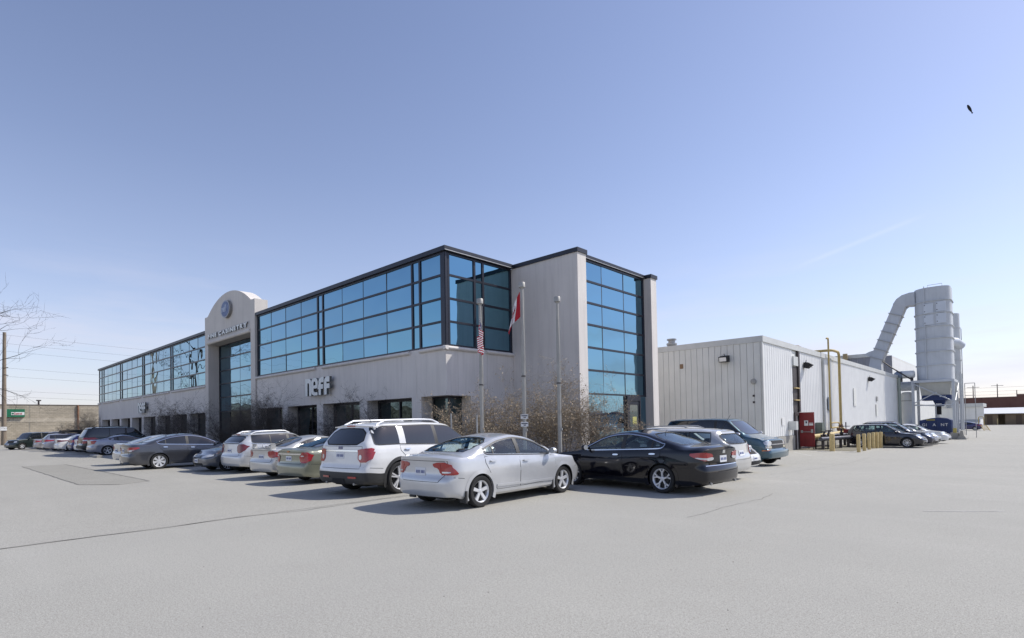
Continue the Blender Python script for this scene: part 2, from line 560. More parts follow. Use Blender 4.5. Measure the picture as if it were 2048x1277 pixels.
ribbon('asphalt_crack', [(-10.42, -3), (-10.36, 1), (-10.28, 2.7), (-10.37, 3.9), (-10.16, 5.1), (-10.23, 6.6), (-10.2, 9)], .022, .009, M_CRACK, .03)
ribbon('asphalt_crack', [(-4.1, 8.6), (-4.08, 9.2), (-4.05, 10.2), (-3.9, 11.4), (-4.0, 12.4)], .009, .004, M_CRACK, .03)
ribbon('asphalt_crack', [(-5.6, 17.2), (-5.6, 19.5), (-5.6, 23.5), (-5.4, 26.7), (-5.4, 31)], .012, .004, M_CRACK, .03)
ribbon('painted_line', [(-9.5, 33), (-7.85, 30.2)], .11, .004, M_OLDPAINT, 0.0, wvar=.25)
ribbon('painted_line', [(-1.3, 11.45), (-0.3, 12.15)], .07, .004, M_OLDPAINT, 0.0, wvar=.5)
ribbon('painted_line', [(-45.5, 5.9), (-41.2, 8.2)], .10, .009, M_OLDPAINT, 0.0, wvar=.3)

# pebbles lying on the asphalt
g = MB()
for i in range(60):
    d = random.uniform(2.6, 13); a = radians(random.uniform(97, 165))
    x, y = d*cos(a), d*sin(a); r = random.uniform(.003, .007)
    g.add([(x-r, y-r*.7, 0), (x+r, y-r*.5, 0), (x+r*.8, y+r, 0), (x-r*.6, y+r, 0), (x, y, r*1.1)], [(0, 1, 4), (1, 2, 4), (2, 3, 4), (3, 0, 4)])
o = obj('gravel', g, pbr('pebbles', (0.09, 0.085, 0.08), 0.9, var=.4, vscale=20)); structure(o, 'stuff')

# planting bed in front of the building, with a concrete kerb
def kerb(name, pts, w=.15, hgt=.13):
    g = MB()
    n = len(pts); V = [Vector((*p, 0)) for p in pts]
    for i, p in enumerate(V):
        a = V[max(0, i-1)]; b = V[min(n-1, i+1)]
        if 0 < i < n-1:
            t1 = (p-a).normalized(); t2 = (b-p).normalized()
            nn = (Vector((-t1.y, t1.x, 0))+Vector((-t2.y, t2.x, 0)))
            nn = nn/max(.3, nn.dot(Vector((-t1.y, t1.x, 0))))
        else:
            t1 = (b-a).normalized(); nn = Vector((-t1.y, t1.x, 0))
        for off, z in ((0, -.02), (.01, hgt-.02), (.03, hgt), (w, hgt), (w, -.02)):
            q = p+nn*off; g.v.append((q.x, q.y, gz(q.y)+z))
    for i in range(n-1):
        for j in range(4):
            g.f.append((i*5+j, (i+1)*5+j, (i+1)*5+j+1, i*5+j+1)); g.m.append(0)
    return structure(obj(name, g, M_CONC))
bed = [(-80.9, 12.0), (-60, 12), (-12.6, 12.0), (-11.4, 12.5), (-10.5, 13.6), (-10.2, 15.2), (-10.2, 17), (-10.2, 18.6), (-10.4, 20.0), (-12.0, 20.9), (-12.0, 22.2), (-12.2, 23.4), (-13.4, 23.9)]
kerb('kerb', bed)
g = MB()
bedin = [(-12.66, 12.15), (-11.5, 12.62), (-10.63, 13.68), (-10.35, 15.2), (-10.35, 17), (-10.35, 18.6), (-10.52, 19.92), (-12.15, 20.82), (-12.15, 22.2), (-12.33, 23.3), (-13.4, 23.75)]
for x, y in bedin: g.v += [(x, y, gz(y)+.10), (min(x-.05, -13.6 if y > 18.6 else -17.25), max(y, 14.62) if y < 18.6 else y, gz(y)+.10)]
for i in range(len(bedin)-1): g.f.append((2*i, 2*i+1, 2*i+3, 2*i+2)); g.m.append(0)
g.add([(-80.9, 12.15, .10), (-12.66, 12.15, .10), (-17.25, 14.62, .10), (-17.25, 14.7, .10), (-80.9, 14.7, .10)], [(0, 1, 2, 3, 4)])
structure(obj('planting_bed', g, M_SOIL))
# concrete walk to the portal, across the bed
g = MB().box(-43.9, -36.4, 12.17, 14.5, .02, .106)
structure(obj('walkway', g, M_CONC))

# ================================================================== office building
B = thing('office_building', 'two-storey grey stucco office building with blue mirrored window bands and an arched gable', 'office building', (-45, 14.6, 0))
YF, XE = 14.595, -17.2
Z0, ZS0, ZS1, ZT, ZC = 2.77, 4.62, 4.80, 8.69, 8.88
# --- core behind the glass
g = MB()
g.box(-80.6, -44.7, 15.35, 25.2, 0.0, 8.55)
g.box(-44.7, -35.6, 15.36, 25.2, 0.0, 8.57)
g.box(-35.6, -17.9, 15.35, 25.2, 0.0, 8.55)
g.box(-80.7, -44.7, 14.72, 15.35, 4.65, 8.55)
g.box(-35.6, -17.3, 14.72, 15.35, 4.65, 8.55)
g.box(-17.895, -17.3, 15.35, 25.2, 4.65, 8.55)
g.box(-17.895, -17.3, 16.0, 18.6, 0.0, 4.65)
g.box(-17.3, -13.95, 19.255, 24.775, -.5, 8.57)
g.box(-60, -17.9, 25.25, 30.6, -.5, 8.4)
obj('core_wall', g, M_STUCCO, B)
# --- spandrel panels, one per bay, with open joints
joints_L = [-80.9, -78.98, -70.38, -61.88, -53.16, -44.62]
joints_R = [-35.64, -27.56, -19.19, -17.2]
for J in (joints_L, joints_R):
    for a, b in zip(J, J[1:]):
        last = (b == -17.2)
        ubox('spandrel_panel', a+.007, b-(0 if last else .007), YF, 15.24, Z0, ZS0, M_STUCCO, B)
ubox('spandrel_panel', -17.84, -17.2, 15.247, 16.93, Z0, ZS0, M_STUCCO, B)
ubox('spandrel_panel', -17.84, -17.2, 16.944, 18.63, Z0, ZS0, M_STUCCO, B)
# half-round sills
def sill_x(a, b, capl=True):
    pr = [(YF+.04, ZS0), (YF+.04, ZS1)] + [(YF-.13*sin(radians(t))-.0, (ZS0+ZS1)/2+.09*cos(radians(t))) for t in range(0, 181, 20)]
    g = MB().prism(pr, 'x', a, b); return obj('sill', g, M_STUCCO, B, smooth=40)
def sill_y(a, b):
    pr = [(XE-.04, ZS0), (XE-.04, ZS1)] + [(XE+.13*sin(radians(t)), (ZS0+ZS1)/2+.09*cos(radians(t))) for t in range(0, 181, 20)]
    g = MB().prism(pr, 'y', a, b); return obj('sill', g, M_STUCCO, B, smooth=40)
for a, b in ((-80.95, -79.55), (-78.5, -70.75), (-69.95, -62.2), (-61.55, -53.5), (-52.85, -44.62), (-35.64, -27.95), (-27.2, -19.55), (-18.85, -17.07)):
    sill_x(a, b)
sill_y(14.48, 16.32); sill_y(16.84, 18.63)
# plain sill backing strip between the half-rounds
for a, b in ((-79.55, -78.5), (-70.75, -69.95), (-62.2, -61.55), (-53.5, -52.85), (-27.95, -27.2), (-19.55, -18.85)):
    ubox('sill_block', a, b, YF+.012, YF+.13, ZS0+.001, ZS1, M_STUCCO, B)
ubox('sill_block', -17.33, XE-.012, 16.325, 16.835, ZS0+.001, ZS1, M_STUCCO, B)
# --- ground floor piers
PW = .33
pl = [-78.98-.6, -74.82, -70.47, -66.2, -61.93, -57.4, -53.05, -48.8]
pr_ = [-31.75, -27.6, -23.37, -19.19]
ubox('pier', -80.9, -79.2, YF, 15.24, 0, Z0-.002, M_STUCCO, B)
for x in pl[1:]+pr_:
    ubox('pier', x-PW, x+PW, YF, 15.24, 0, Z0-.002, M_STUCCO, B)
ubox('pier', -17.84, -17.2, 15.95, 18.63, 0, Z0-.002, M_STUCCO, B)
# --- ground floor windows: frame with panes and mullions
def ground_window(x0, x1, nm):
    w = MB()
    w.box(x0, x0+.07, 15.20, 15.345, 0, Z0-.004).box(x1-.07, x1, 15.20, 15.345, 0, Z0-.004)
    w.box(x0+.07, x1-.07, 15.20, 15.345, Z0-.10, Z0-.004).box(x0+.07, x1-.07, 15.20, 15.345, 0, .35)
    f = obj('window_frame', w, M_FRAME, B)
    n = nm
    for i in range(n):
        a = x0+.07+(x1-x0-.14)*i/n; b = x0+.07+(x1-x0-.14)*(i+1)/n
        ubox('pane', a+.02, b-.02, 15.27, 15.29, .36, Z0-.11, M_GLASS_DK, f)
        if i: ubox('mullion', a-.035, a+.035, 15.21, 15.33, .35, Z0-.10, M_FRAME, f)
edges = [-79.2]+[v for x in pl[1:] for v in (x-PW, x+PW)]+[-44.62]
for a, b in zip(edges[0::2], edges[1::2]): ground_window(a+.003, b-.003, 2)
edges = [-35.64]+[v for x in pr_ for v in (x-PW, x+PW)]
for a, b in zip(edges[0::2], edges[1::2]): ground_window(a+.003, b-.003, 2)
# corner window wraps round under the overhang
w = MB().box(-17.845, -17.76, 15.20, 15.29, 0, Z0-.004).box(-18.86, -17.845, 15.20, 15.29, Z0-.09, Z0-.004).box(-18.86, -18.79, 15.20, 15.29, 0, Z0-.09)
w.box(-17.845, -17.76, 15.29, 15.95, Z0-.09, Z0-.004).box(-18.79, -17.845, 15.20, 15.29, 0, .3).box(-17.845, -17.76, 15.29, 15.95, 0, .3)
f = obj('window_frame', w, M_FRAME, B)
ubox('pane', -18.785, -17.85, 15.25, 15.27, .3, Z0-.09, M_GLASS_DK, f)
ubox('pane', -17.81, -17.79, 15.29, 15.945, .3, Z0-.09, M_GLASS_DK, f)

# --- curtain-wall bands.  'x' runs along the front, 'y' along the end faces
ROWS = [4.88, 5.82, 6.775, 7.745, 8.60]
def band(axis, plane, out, lines, rows, zb, zt, glassmat=M_GLASS, name='window_band', tilt=.22, base=True, tr=.045):
    """lines: list of (position, half width); thick lines become mullions, thin ones glazing joints"""
    root = MB()
    a, b = lines[0][0]-lines[0][1], lines[-1][0]+lines[-1][1]
    def bx(mb, u0, u1, d0, d1, z0, z1):
        d0, d1 = plane+out*d0, plane+out*d1
        if axis == 'x': mb.box(u0, u1, d0, d1, z0, z1)
        else: mb.box(d0, d1, u0, u1, z0, z1)
    bx(root, a, b, .0, .075, zb, rows[0])
    fr = obj(name, root, M_FRAME, B)
    hd_ = MB(); bx(hd_, a, b, .0, .075, rows[-1], zt); obj('head_rail', hd_, M_FRAME, fr)
    def ub(nm, u0, u1, d0, d1, z0, z1, mat, rot=None):
        d0, d1 = plane+out*d0, plane+out*d1
        if axis == 'x': return ubox(nm, u0, u1, d0, d1, z0, z1, mat, fr, rot)
        return ubox(nm, d0, d1, u0, u1, z0, z1, mat, fr, rot)
    for (u, hw) in lines:
        if hw > .03: ub('mullion', u-hw, u+hw, .0, .07, rows[0], rows[-1], M_FRAME)
    segs = [(l0[0]+(l0[1] if l0[1] > .03 else .006), l1[0]-(l1[1] if l1[1] > .03 else .006)) for l0, l1 in zip(lines, lines[1:])]
    thick = [l for l in lines if l[1] > .03]
    for z in rows[1:-1]:
        for l0, l1 in zip(thick, thick[1:]):
            ub('transom', l0[0]+l0[1], l1[0]-l1[1], .002, .062, z-tr, z+tr, M_FRAME)
    for i, (z0, z1) in enumerate(zip(rows, rows[1:])):
        for (u0, u1) in segs:
            t = [random.gauss(0, radians(tilt)) for _ in range(2)]
            rot = (t[0], 0, t[1]) if axis == 'x' else (0, t[0], t[1])
            ub('pane', u0, u1, .012, .026, z0+(tr if i else 0)+.002, z1-(tr if i < len(rows)-2 else 0)-.002, glassmat if glassmat is not M_GLASS else random.choice((M_GLASS, M_GLASS, M_GLASS_B, M_GLASS_C)), rot)
    for (u, hw) in lines:
        if hw <= .03: ub('joint', u-hw, u+hw, .004, .034, rows[0], rows[-1], M_JOINT)
    return fr
T = .055; J_ = .018
LR = [(-35.56, .08)] + [(x, J_) for x in (-33.66, -31.7, -29.77)] + [(-27.84, T), (-27.28, T)] + [(x, J_) for x in (-25.33, -23.38, -21.42)] + [(-19.46, T), (-18.92, T), (-17.36, .16)]
band('x', 14.70, -1, LR, ROWS, ZS1, ZT)
LL = [(-80.84, .06), (-79.52, T), (-78.5, T)] + [(x, J_) for x in (-76.5, -74.5, -72.6)] + [(-70.78, T), (-70.0, T)] + [(x, J_) for x in (-68.0, -66.1, -64.1)] + [(-62.16, T), (-61.58, T)] + \
     [(x, J_) for x in (-59.52, -57.45, -55.45)] + [(-53.44, T), (-52.88, T)] + [(x, J_) for x in (-50.77, -48.72, -46.7)] + [(-44.70, .08)]
band('x', 14.70, -1, LL, ROWS, ZS1, ZT)
LE = [(14.70, .085), (14.845, .045), (16.31, T), (16.82, T), (18.57, .055)]
band('y', -17.305, 1, LE, ROWS, ZS1, ZT)
LTW = [(19.32, .06), (21.05, J_), (22.9, J_), (24.71, .06)]
band('y', -13.945, 1, LTW, [2.84, 3.84, 4.84, 5.84, 6.80, 7.745, 8.60], 2.77, ZT, name='tower_window_band')
# ground row of the tower with the door at its far end
w = MB().box(-13.945, -13.87, 19.26, 22.87, -.5, .12)
f = obj('tower_window_base', w, M_FRAME, B)
ubox('pane', -13.93, -13.915, 19.38, 21.035, .125, 2.765, M_GLASS, f)
ubox('pane', -13.93, -13.915, 21.065, 22.80, .125, 2.765, M_GLASS, f, (0, 0, .003))
ubox('joint', -13.935, -13.917, 21.036, 21.064, .125, 2.765, M_JOINT, f)
ubox('mullion', -13.945, -13.875, 19.26, 19.375, .12, 2.77, M_FRAME, f)
d = MB().box(-13.945, -13.80, 22.87, 23.06, 0, 2.765).box(-13.945, -13.82, 24.04, 24.13, 0, 2.765).box(-13.945, -13.82, 23.06, 24.04, 2.55, 2.765)
f = obj('door_frame', d, M_FRAME, B)
ubox('pane', -13.93, -13.915, 24.14, 24.77, .0, 2.765, M_GLASS, f)
d = MB().box(-13.90, -13.855, 23.08, 23.17, .02, 2.53).box(-13.90, -13.855, 23.93, 24.02, .02, 2.53).box(-13.90, -13.855, 23.17, 23.93, 2.36, 2.53).box(-13.90, -13.855, 23.17, 23.93, .02, .28)
f = obj('door', d, M_FRAME, B)
ubox('door_glass', -13.885, -13.87, 23.17, 23.93, .28, 2.36, pbr('greenish_door_glass', (.10, .125, .115), .12, coat=.5), f)
ubox('door_notice', -13.868, -13.864, 23.42, 23.78, 1.42, 1.78, pbr('yellow_paper', (.52, .50, .16), .8), f)
g = MB().tube([(-13.80, 23.12, .95), (-13.80, 23.12, 1.35)], .018, 8)
obj('door_handle', g, M_CHROME, f)
# --- parapet copings
def cap(x0, x1, y0, y1, z0, z1): return ubox('coping', x0, x1, y0, y1, z0, z1, M_CAP, B)
cap(-80.98, -44.62, 14.52, 14.9, ZT, ZC); cap(-35.64, -17.1, 14.52, 14.9, ZT, ZC)
cap(-17.48, -17.1, 14.9, 18.59, ZT, ZC)
ubox('coping_drip', -17.1, -17.085, 14.53, 18.59, ZT+.005, ZT+.035, M_GALV, B)
cap(-80.98, -80.6, 14.9, 25.2, ZT, ZC)
# --- projecting tower
ubox('tower_wall', -17.296, -13.48, 18.64, 19.253, -.5, 8.68, M_STUCCO, B)
ubox('tower_wall', -17.2, -13.48, 24.78, 25.33, -.5, 8.68, M_STUCCO, B)
cap(-17.2, -13.43, 18.59, 19.30, 8.68, 8.86); cap(-14.1, -13.43, 24.74, 25.38, 8.68, 8.86)
cap(-14.25, -13.80, 19.30, 24.74, ZT, 8.86)
ubox('coping_drip', -13.80, -13.785, 19.30, 24.74, ZT+.005, ZT+.03, M_GALV, B)
g = MB().box(-80.6, -17.3, 14.9, 25.2, 8.56, 8.60)
obj('roof', g, pbr('roof_gravel', (.25, .24, .23), .9, var=.2), B)
# left end wall face
ubox('end_wall', -80.9, -80.72, 15.245, 25.2, 0, 8.55, M_STUCCO, B)

# --- arched gable over the entrance
GX0, GX1, GY0, GY1 = -44.60, -35.66, 14.50, 15.33
PX0, PX1, PZ = -43.96, -36.33, 7.70
R_ = 6.98; cz_ = 10.99-R_; cxg = -40.12
ha = math.degrees(math.asin(3.85/R_))
arcp = [(cxg+R_*sin(radians(t)), cz_+R_*cos(radians(t))) for t in np.linspace(-ha, ha, 33)]
top = [(GX0, 9.80), (-44.12, 9.80)] + [(a, b) for a, b in arcp] + [(-36.1, 9.80), (GX1, 9.80)]
poly = [(GX0, PZ)] + top + [(GX1, PZ)]
g = MB()
n_ = len(top)
fr_, bk_ = [], []
for (x, z) in top:
    fr_.append(((x, GY0, PZ), (x, GY0, z))); bk_.append(((x, GY1, PZ), (x, GY1, z)))
for i in range(n_-1):
    (a0, a1), (b0, b1) = fr_[i], fr_[i+1]
    (c0, c1), (d0, d1) = bk_[i], bk_[i+1]
    g.add([a0, b0, b1, a1], [(0, 1, 2, 3)]); g.add([c0, c1, d1, d0], [(0, 1, 2, 3)])
    g.add([a1, b1, d1, c1], [(0, 1, 2, 3)]); g.add([a0, c0, d0, b0], [(0, 1, 2, 3)])
(a0, a1), (c0, c1) = fr_[0], bk_[0]; g.add([a0, a1, c1, c0], [(0, 1, 2, 3)])
(a0, a1), (c0, c1) = fr_[-1], bk_[-1]; g.add([a0, c0, c1, a1], [(0, 1, 2, 3)])
gable = obj('gable', g, M_STUCCO2, B)
ubox('gable_pier', GX0, PX0, GY0, 15.24, 0, PZ-.002, M_STUCCO2, B)
ubox('gable_pier', PX1, GX1, GY0, 15.24, 0, PZ-.002, M_STUCCO2, B)
pr = [(GY0+.02, PZ-.0), (GY0+.02, PZ+.27)] + [(GY0-.12*sin(radians(t)), PZ+.135+.135*cos(radians(t))) for t in range(0, 181, 20)]
obj('lintel', MB().prism(pr, 'x', PX0-.05, PX1), M_STUCCO2, B, smooth=40)
LP = [(-43.90, .05), (-42.05, J_), (-40.14, J_), (-38.24, J_), (-36.38, .05)]
band('x', 15.33, -1, LP, [2.84, 3.84, 4.84, 5.80, 6.74, 7.62], 2.77, 7.695, name='portal_window_band')
w = MB().box(-43.95, -36.34, 15.255, 15.34, 0, .14)
f = obj('portal_base', w, M_FRAME, B)
for i in range(4):
    a = -43.85+1.8675*i
    ubox('pane', a+.02, a+1.84, 15.30, 15.315, .145, 2.765, M_GLASS_DK, f)
    ubox('mullion', a-.05, a+.012, 15.256, 15.335, .14, 2.77, M_FRAME, f)
# --- raised wording over the entrance, the round emblem and the two wall signs
def wall_text(name, label, words, x0, x1, z0, hgt, yface, depth, parent_label=None):
    t = thing(name, label, 'sign', (x0, yface, z0))
    return t
S = thing('lettering_sign', 'raised capital letters with shade-darkened sides over the glazed entrance portal', 'sign', (-40.1, GY0, 8.1))
def place_letters(S, s, x0, x1, z, size, y, mats, bold, depth=.09):
    items = []; xx = 0
    for ch in s:
        if ch == ' ': xx += size*.42; continue
        me = text_mesh(ch, size, depth, mats, bold)
        v = np.array([q.co[:] for q in me.vertices]); w = v[:, 0].max()-v[:, 0].min()
        items.append((me, xx-v[:, 0].min())); xx += w+size*.13
    k = (x1-x0)/(xx-size*.13)
    for me, ox in items:
        for q in me.vertices:
            X, Y, Z = q.co
            q.co = (x0+(X+ox)*k, y-depth/2-Z, z+Y)
        me.update()
        o = link('letter', me, S, True)
ubox('backing_strip', -43.95, -36.42, GY0-.006, GY0-.001, 8.02, 8.50, pbr('pale_sign_strip', (.55, .535, .52), .8, var=.1), S)
place_letters(S, 'FINE CABINETRY', -43.70, -36.60, 8.14, .38, GY0-.03, [M_LETTER, pbr('arch_letter_side_shade', (.20, .20, .20), .6)], .022, .07)  # shade on the letter sides is put into their dark colour
E_ = thing('emblem', 'blue oval company emblem fixed high on the arched gable', 'emblem', (-40.12, GY0, 9.76))
prs = [(cos(t)*.78, sin(t)*.60) for t in np.linspace(0, 2*pi, 41)[:-1]]
obj('disc', MB().prism([(-40.04+a, 9.76+b) for a, b in prs], 'y', GY0-.21, GY0-.001, 0, 1), [pbr('emblem_rim', (.40, .42, .46), .5), pbr('emblem_side', (.26, .25, .24), .7)], E_, smooth=40)
obj('face', MB().prism([(-40.04+a*.86, 9.76+b*.86) for a, b in prs], 'y', GY0-.222, GY0-.211), pbr('emblem_blue', (.05, .085, .22), .45, var=.5, vscale=3.2, col2=(.16, .22, .38)), E_)
me = text_mesh('neff', .62, .012, [pbr('emblem_mark', (.42, .48, .60), .5)], .02)
for q in me.vertices:
    X, Y, Z = q.co; q.co = (-40.62+X*.88, GY0-.231-Z, 9.60+Y)
link('mark', me, E_, True)
def blocky(ch):
    # heavy, tight, round-shouldered lower-case letters on a unit-height grid; returns outline lists (u, v)
    if ch == 'n':
        return [[(0, 0), (.17, 0), (.17, .72), (.22, .76), (.28, .72), (.30, .66), (.30, 0), (.47, 0), (.47, .78), (.43, .91), (.35, .98), (.25, 1.0), (0, 1.0)]]
    if ch == 'e':
        outer = [(.47, .02), (.47, .18), (.28, .18), (.19, .24), (.17, .30), (.17, .40), (.50, .40), (.50, .76), (.46, .90), (.36, .99), (.25, 1.0), (.12, .98), (.03, .88), (0, .76), (0, .26), (.04, .12), (.12, .03), (.22, 0), (.44, 0)]
        return [outer, 'hole', [(.17, .58), (.17, .70), (.20, .78), (.25, .80), (.31, .77), (.33, .70), (.33, .58)]]
    if ch == 'f':
        return [[(.08, 0), (.25, 0), (.25, .34), (.46, .34), (.46, .60), (.25, .60), (.25, .70), (.46, .70), (.46, 1.0), (.30, 1.0), (.18, .96), (.10, .86), (.08, .76), (.08, .60), (0, .60), (0, .34), (.08, .34)]]
def wall_logo(x0, x1, z0, hgt, label):
    s = thing('wall_sign', label, 'sign', ((x0+x1)/2, YF, z0))
    sx = (x1-x0)/1.80
    for ch, off, yo in (('n', 0, 0), ('e', .46, .0), ('f', .93, .0), ('f', 1.34, .0)):
        outs = blocky(ch)
        vs2 = [Vector(p) for p in outs[0]]; es = [(i, (i+1) % len(outs[0])) for i in range(len(outs[0]))]; fsl = [list(range(len(outs[0])))]
        if len(outs) > 1:
            h0 = len(vs2); vs2 += [Vector(p) for p in outs[2]]; nh = len(outs[2])
            es += [(h0+i, h0+(i+1) % nh) for i in range(nh)]
        r = delaunay_2d_cdt(vs2, es, [], 2, 1e-6)
        pts, edg, fcs = r[0], r[1], r[2]
        hole = [Vector(p) for p in outs[2]] if len(outs) > 1 else None
        def inside(p, poly):
            c = False
            for i in range(len(poly)):
                a, b = poly[i], poly[i-1]
                if (a.y > p.y) != (b.y > p.y) and p.x < (b.x-a.x)*(p.y-a.y)/(b.y-a.y)+a.x: c = not c
            return c
        outer = [Vector(p) for p in outs[0]]
        keep = []
        for f in fcs:
            c = sum((pts[i] for i in f), Vector((0, 0)))/len(f)
            if inside(c, outer) and not (hole and inside(c, hole)): keep.append(f)
        g = MB()
        yfr, ybk = YF-.30, YF-.17
        def P3(p, y): return (x0+(p.x+off)*sx, y, z0+p.y*hgt)
        g.add([P3(p, yfr) for p in pts], keep, 0)
        cnt = {}
        for f in keep:
            for i in range(len(f)):
                k = tuple(sorted((f[i], f[(i+1) % len(f)]))); cnt[k] = cnt.get(k, 0)+1
        for (i, j), c in cnt.items():
            if c == 1: g.add([P3(pts[i], yfr), P3(pts[j], yfr), P3(pts[j], ybk), P3(pts[i], ybk)], [(0, 1, 2, 3)], 1)
        obj('letter', g, [M_LETTER, M_LETSIDE], s)
        cx = x0+(off+.2)*sx
        obj('standoff', MB().box(cx-.03, cx+.03, YF-.171, YF-.001, z0+hgt*.40, z0+hgt*.50), M_LETSIDE, s)
    return s
wall_logo(-28.62, -26.02, 3.23, .93, 'chunky pale lower-case lettering on the wall between portal and corner')
wall_logo(-62.35, -59.85, 3.15, .97, 'chunky pale lower-case lettering on the wall left of the portal')

_before = set(bpy.data.objects)

# ================================================================== warehouse behind the office
Wh = thing('warehouse', 'long low pale metal-clad warehouse attached behind the office building', 'warehouse', (-14, 40, 0))
WX, WY, WT = -8.44, 25.36, 4.98
g = MB().box(-60, WX-.06, WY+.06, 60.4, -.6, WT-.02)
obj('core_wall', g, M_METALG, Wh)
xs = np.arange(-17.3, WX-.06, .292)
for i, x in enumerate(xs):
    x1 = min(x+.292, WX-.045)
    # flat-faced panel with rolled edges: every board is its own piece
    g = MB().prism([(x+.006, WY+.055), (x+.006, WY+.012), (x+.022, WY), (x1-.022, WY), (x1-.006, WY+.012), (x1-.006, WY+.055)], 'z', .72, WT)
    obj('siding_panel', g, M_METALG, Wh)
ubox('corner_trim', WX-.05, WX+.012, WY-.012, WY+.06, .70, 5.02, M_METALG, Wh)
ubox('base_wall', -17.3, WX-.03, WY+.03, WY+.055, -.1, .715, M_CONC, Wh)
def corrugated(y0, y1, z0, z1, mat=M_METALW):
    g = MB(); pts = []
    y = y0
    while y < y1-1e-6:
        for dy, dx in ((0, 0), (.045, .018), (.15, .018), (.195, 0)):
            if y+dy <= y1: pts.append((y+dy, WX-.03+dx))
        y += .30
    pts.append((y1, WX-.03))
    for (yy, xx) in pts: g.v += [(xx, yy, z0), (xx, yy, z1)]
    for i in range(len(pts)-1): g.f.append((2*i, 2*i+2, 2*i+3, 2*i+1)); g.m.append(0)
    return obj('corrugated_cladding', g, mat, Wh)
corrugated(WY+.062, 29.66, .73, WT)
corrugated(30.62, 35.1, .70, WT)
corrugated(35.16, 53.7, .50, WT)
corrugated(53.76, 60.38, .10, WT)
ubox('base_wall', WX-.055, WX+.02, WY+.06, 29.66, -.1, .715, M_CONC, Wh)
ubox('base_wall', WX-.055, WX+.02, 30.62, 53.7, -.3, .48, M_CONC, Wh)
# white roof-edge flashing
ubox('roof_flashing', -17.3, WX+.035, WY-.03, WY+.10, WT+.003, 5.25, M_TRIMW, Wh)
ubox('roof_flashing', WX-.10, WX+.035, WY+.103, 60.42, WT+.003, 5.25, M_TRIMW, Wh)
for y in np.arange(29.5, 60, 6.1): ubox('flashing_joint', WX-.11, WX+.039, y, y+.05, WT, 5.256, M_METALW, Wh)
ubox('roof', -60, WX-.105, WY+.105, 60.4, WT, 5.10, pbr('grey_roof', (.34, .34, .33), .85, var=.2), Wh)
# slot with brown uprights above the open door
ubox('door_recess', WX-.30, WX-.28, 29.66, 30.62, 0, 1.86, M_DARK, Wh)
ubox('slot_upright', WX-.04, WX+.06, 30.40, 30.615, 1.88, WT-.01, M_BRWN, Wh)
ubox('slot_panel', WX-.05, WX-.012, 29.67, 30.395, 1.88, 4.15, M_BRWN, Wh)
ubox('slot_flashing', WX-.05, WX+.05, 29.67, 30.395, 4.20, 4.66, M_TRIMW, Wh)
for z in (2.45, 3.05): ubox('slot_bracket', WX-.04, WX+.10, 29.75, 30.39, z, z+.05, M_BOLL, Wh)
f = obj('door_frame', MB().box(WX-.06, WX+.05, 29.67, 29.86, 0, 1.86).box(WX-.06, WX+.05, 30.43, 30.61, 0, 1.86).box(WX-.06, WX+.05, 29.86, 30.43, 1.70, 1.86), M_BRWN, Wh)
f = obj('door', MB().box(WX+.055, -7.72, 30.32, 30.365, .13, 1.85), M_REDD, Wh)
f['label'] = 'dark red steel door swung open'
obj('panic_bar', MB().tube([(-8.26, 30.29, .87), (-7.84, 30.29, .87)], .016, 8).box(-8.33, -8.24, 30.27, 30.318, .82, .95).box(-7.86, -7.77, 30.27, 30.318, .82, 1.0), M_GALV, f)
ubox('door_notice', -8.17, -7.99, 30.312, 30.318, 1.18, 1.44, M_WHITE, f)
ubox('door_notice', -8.11, -8.04, 30.308, 30.311, 1.30, 1.40, pbr('dark_print', (.03, .03, .05), .7), f)
ubox('door_notice', -7.95, -7.77, 30.312, 30.318, 1.19, 1.32, M_WHITE, f)
ubox('door_notice', -7.94, -7.78, 30.308, 30.311, 1.265, 1.285, M_REDD, f)
obj('door_stop', MB().box(-8.01, -7.98, 30.33, 30.36, 0, .13).box(-7.80, -7.77, 30.33, 30.36, 0, .13), M_BRWN, f)
# warehouse fittings: lamps, camera, small boxes, vents, notices
def floodlight(x, y, z, ax, label):
    t = thing('floodlight', label, 'floodlight', (x, y, z), 0, 'floodlights on the warehouse walls')
    g = MB()
    if ax == 'y':
        g.prism([(y-.02, z-.12), (y-.30, z-.14), (y-.34, z+.10), (y-.06, z+.18), (y-.02, z+.16)], 'x', x-.20, x+.20)
        obj('housing', g, M_BLACK, t); ubox('lens', x-.16, x+.16, y-.345, y-.335, z-.11, z+.07, M_LENS, t, (.15, 0, 0))
        obj('bracket', MB().tube([(x, y, z+.14), (x, y-.15, z+.20), (x, y-.15, z+.26)], .015, 6), M_BLACK, t)
    else:
        g.prism([(x+.02, z-.12), (x+.18, z-.16), (x+.42, z+.02), (x+.20, z+.16), (x+.02, z+.16)], 'y', y-.18, y+.18)
        obj('housing', g, M_BLACK, t); ubox('lens', x+.29, x+.30, y-.14, y+.14, z-.17, z+.04, M_LENS, t, (0, -.9, 0))
        obj('bracket', MB().tube([(x, y, z+.10), (x+.1, y, z+.22), (x+.1, y, z+.30)], .015, 6), M_BLACK, t)
floodlight(-10.08, WY, 4.33, 'y', 'black boxy floodlight high on the grey front wall of the warehouse')
floodlight(WX, 31.6, 4.30, 'x', 'dark floodlight beside the brown slot over the red door')
floodlight(WX, 47.7, 4.30, 'x', 'small dark floodlight far along the white corrugated wall')
t = tag(obj('alarm_bell', MB().lathe([(0, -.10), (.10, -.10), (.125, -.04), (.125, -.0)], 18, 'y', (-8.85, WY-.0, 3.24)).lathe([(0, -.135), (.05, -.13), (.05, -.10)], 12, 'y', (-8.85, WY, 3.24)), M_GALV), 'round grey alarm bell near the corner of the warehouse front wall', 'alarm bell')
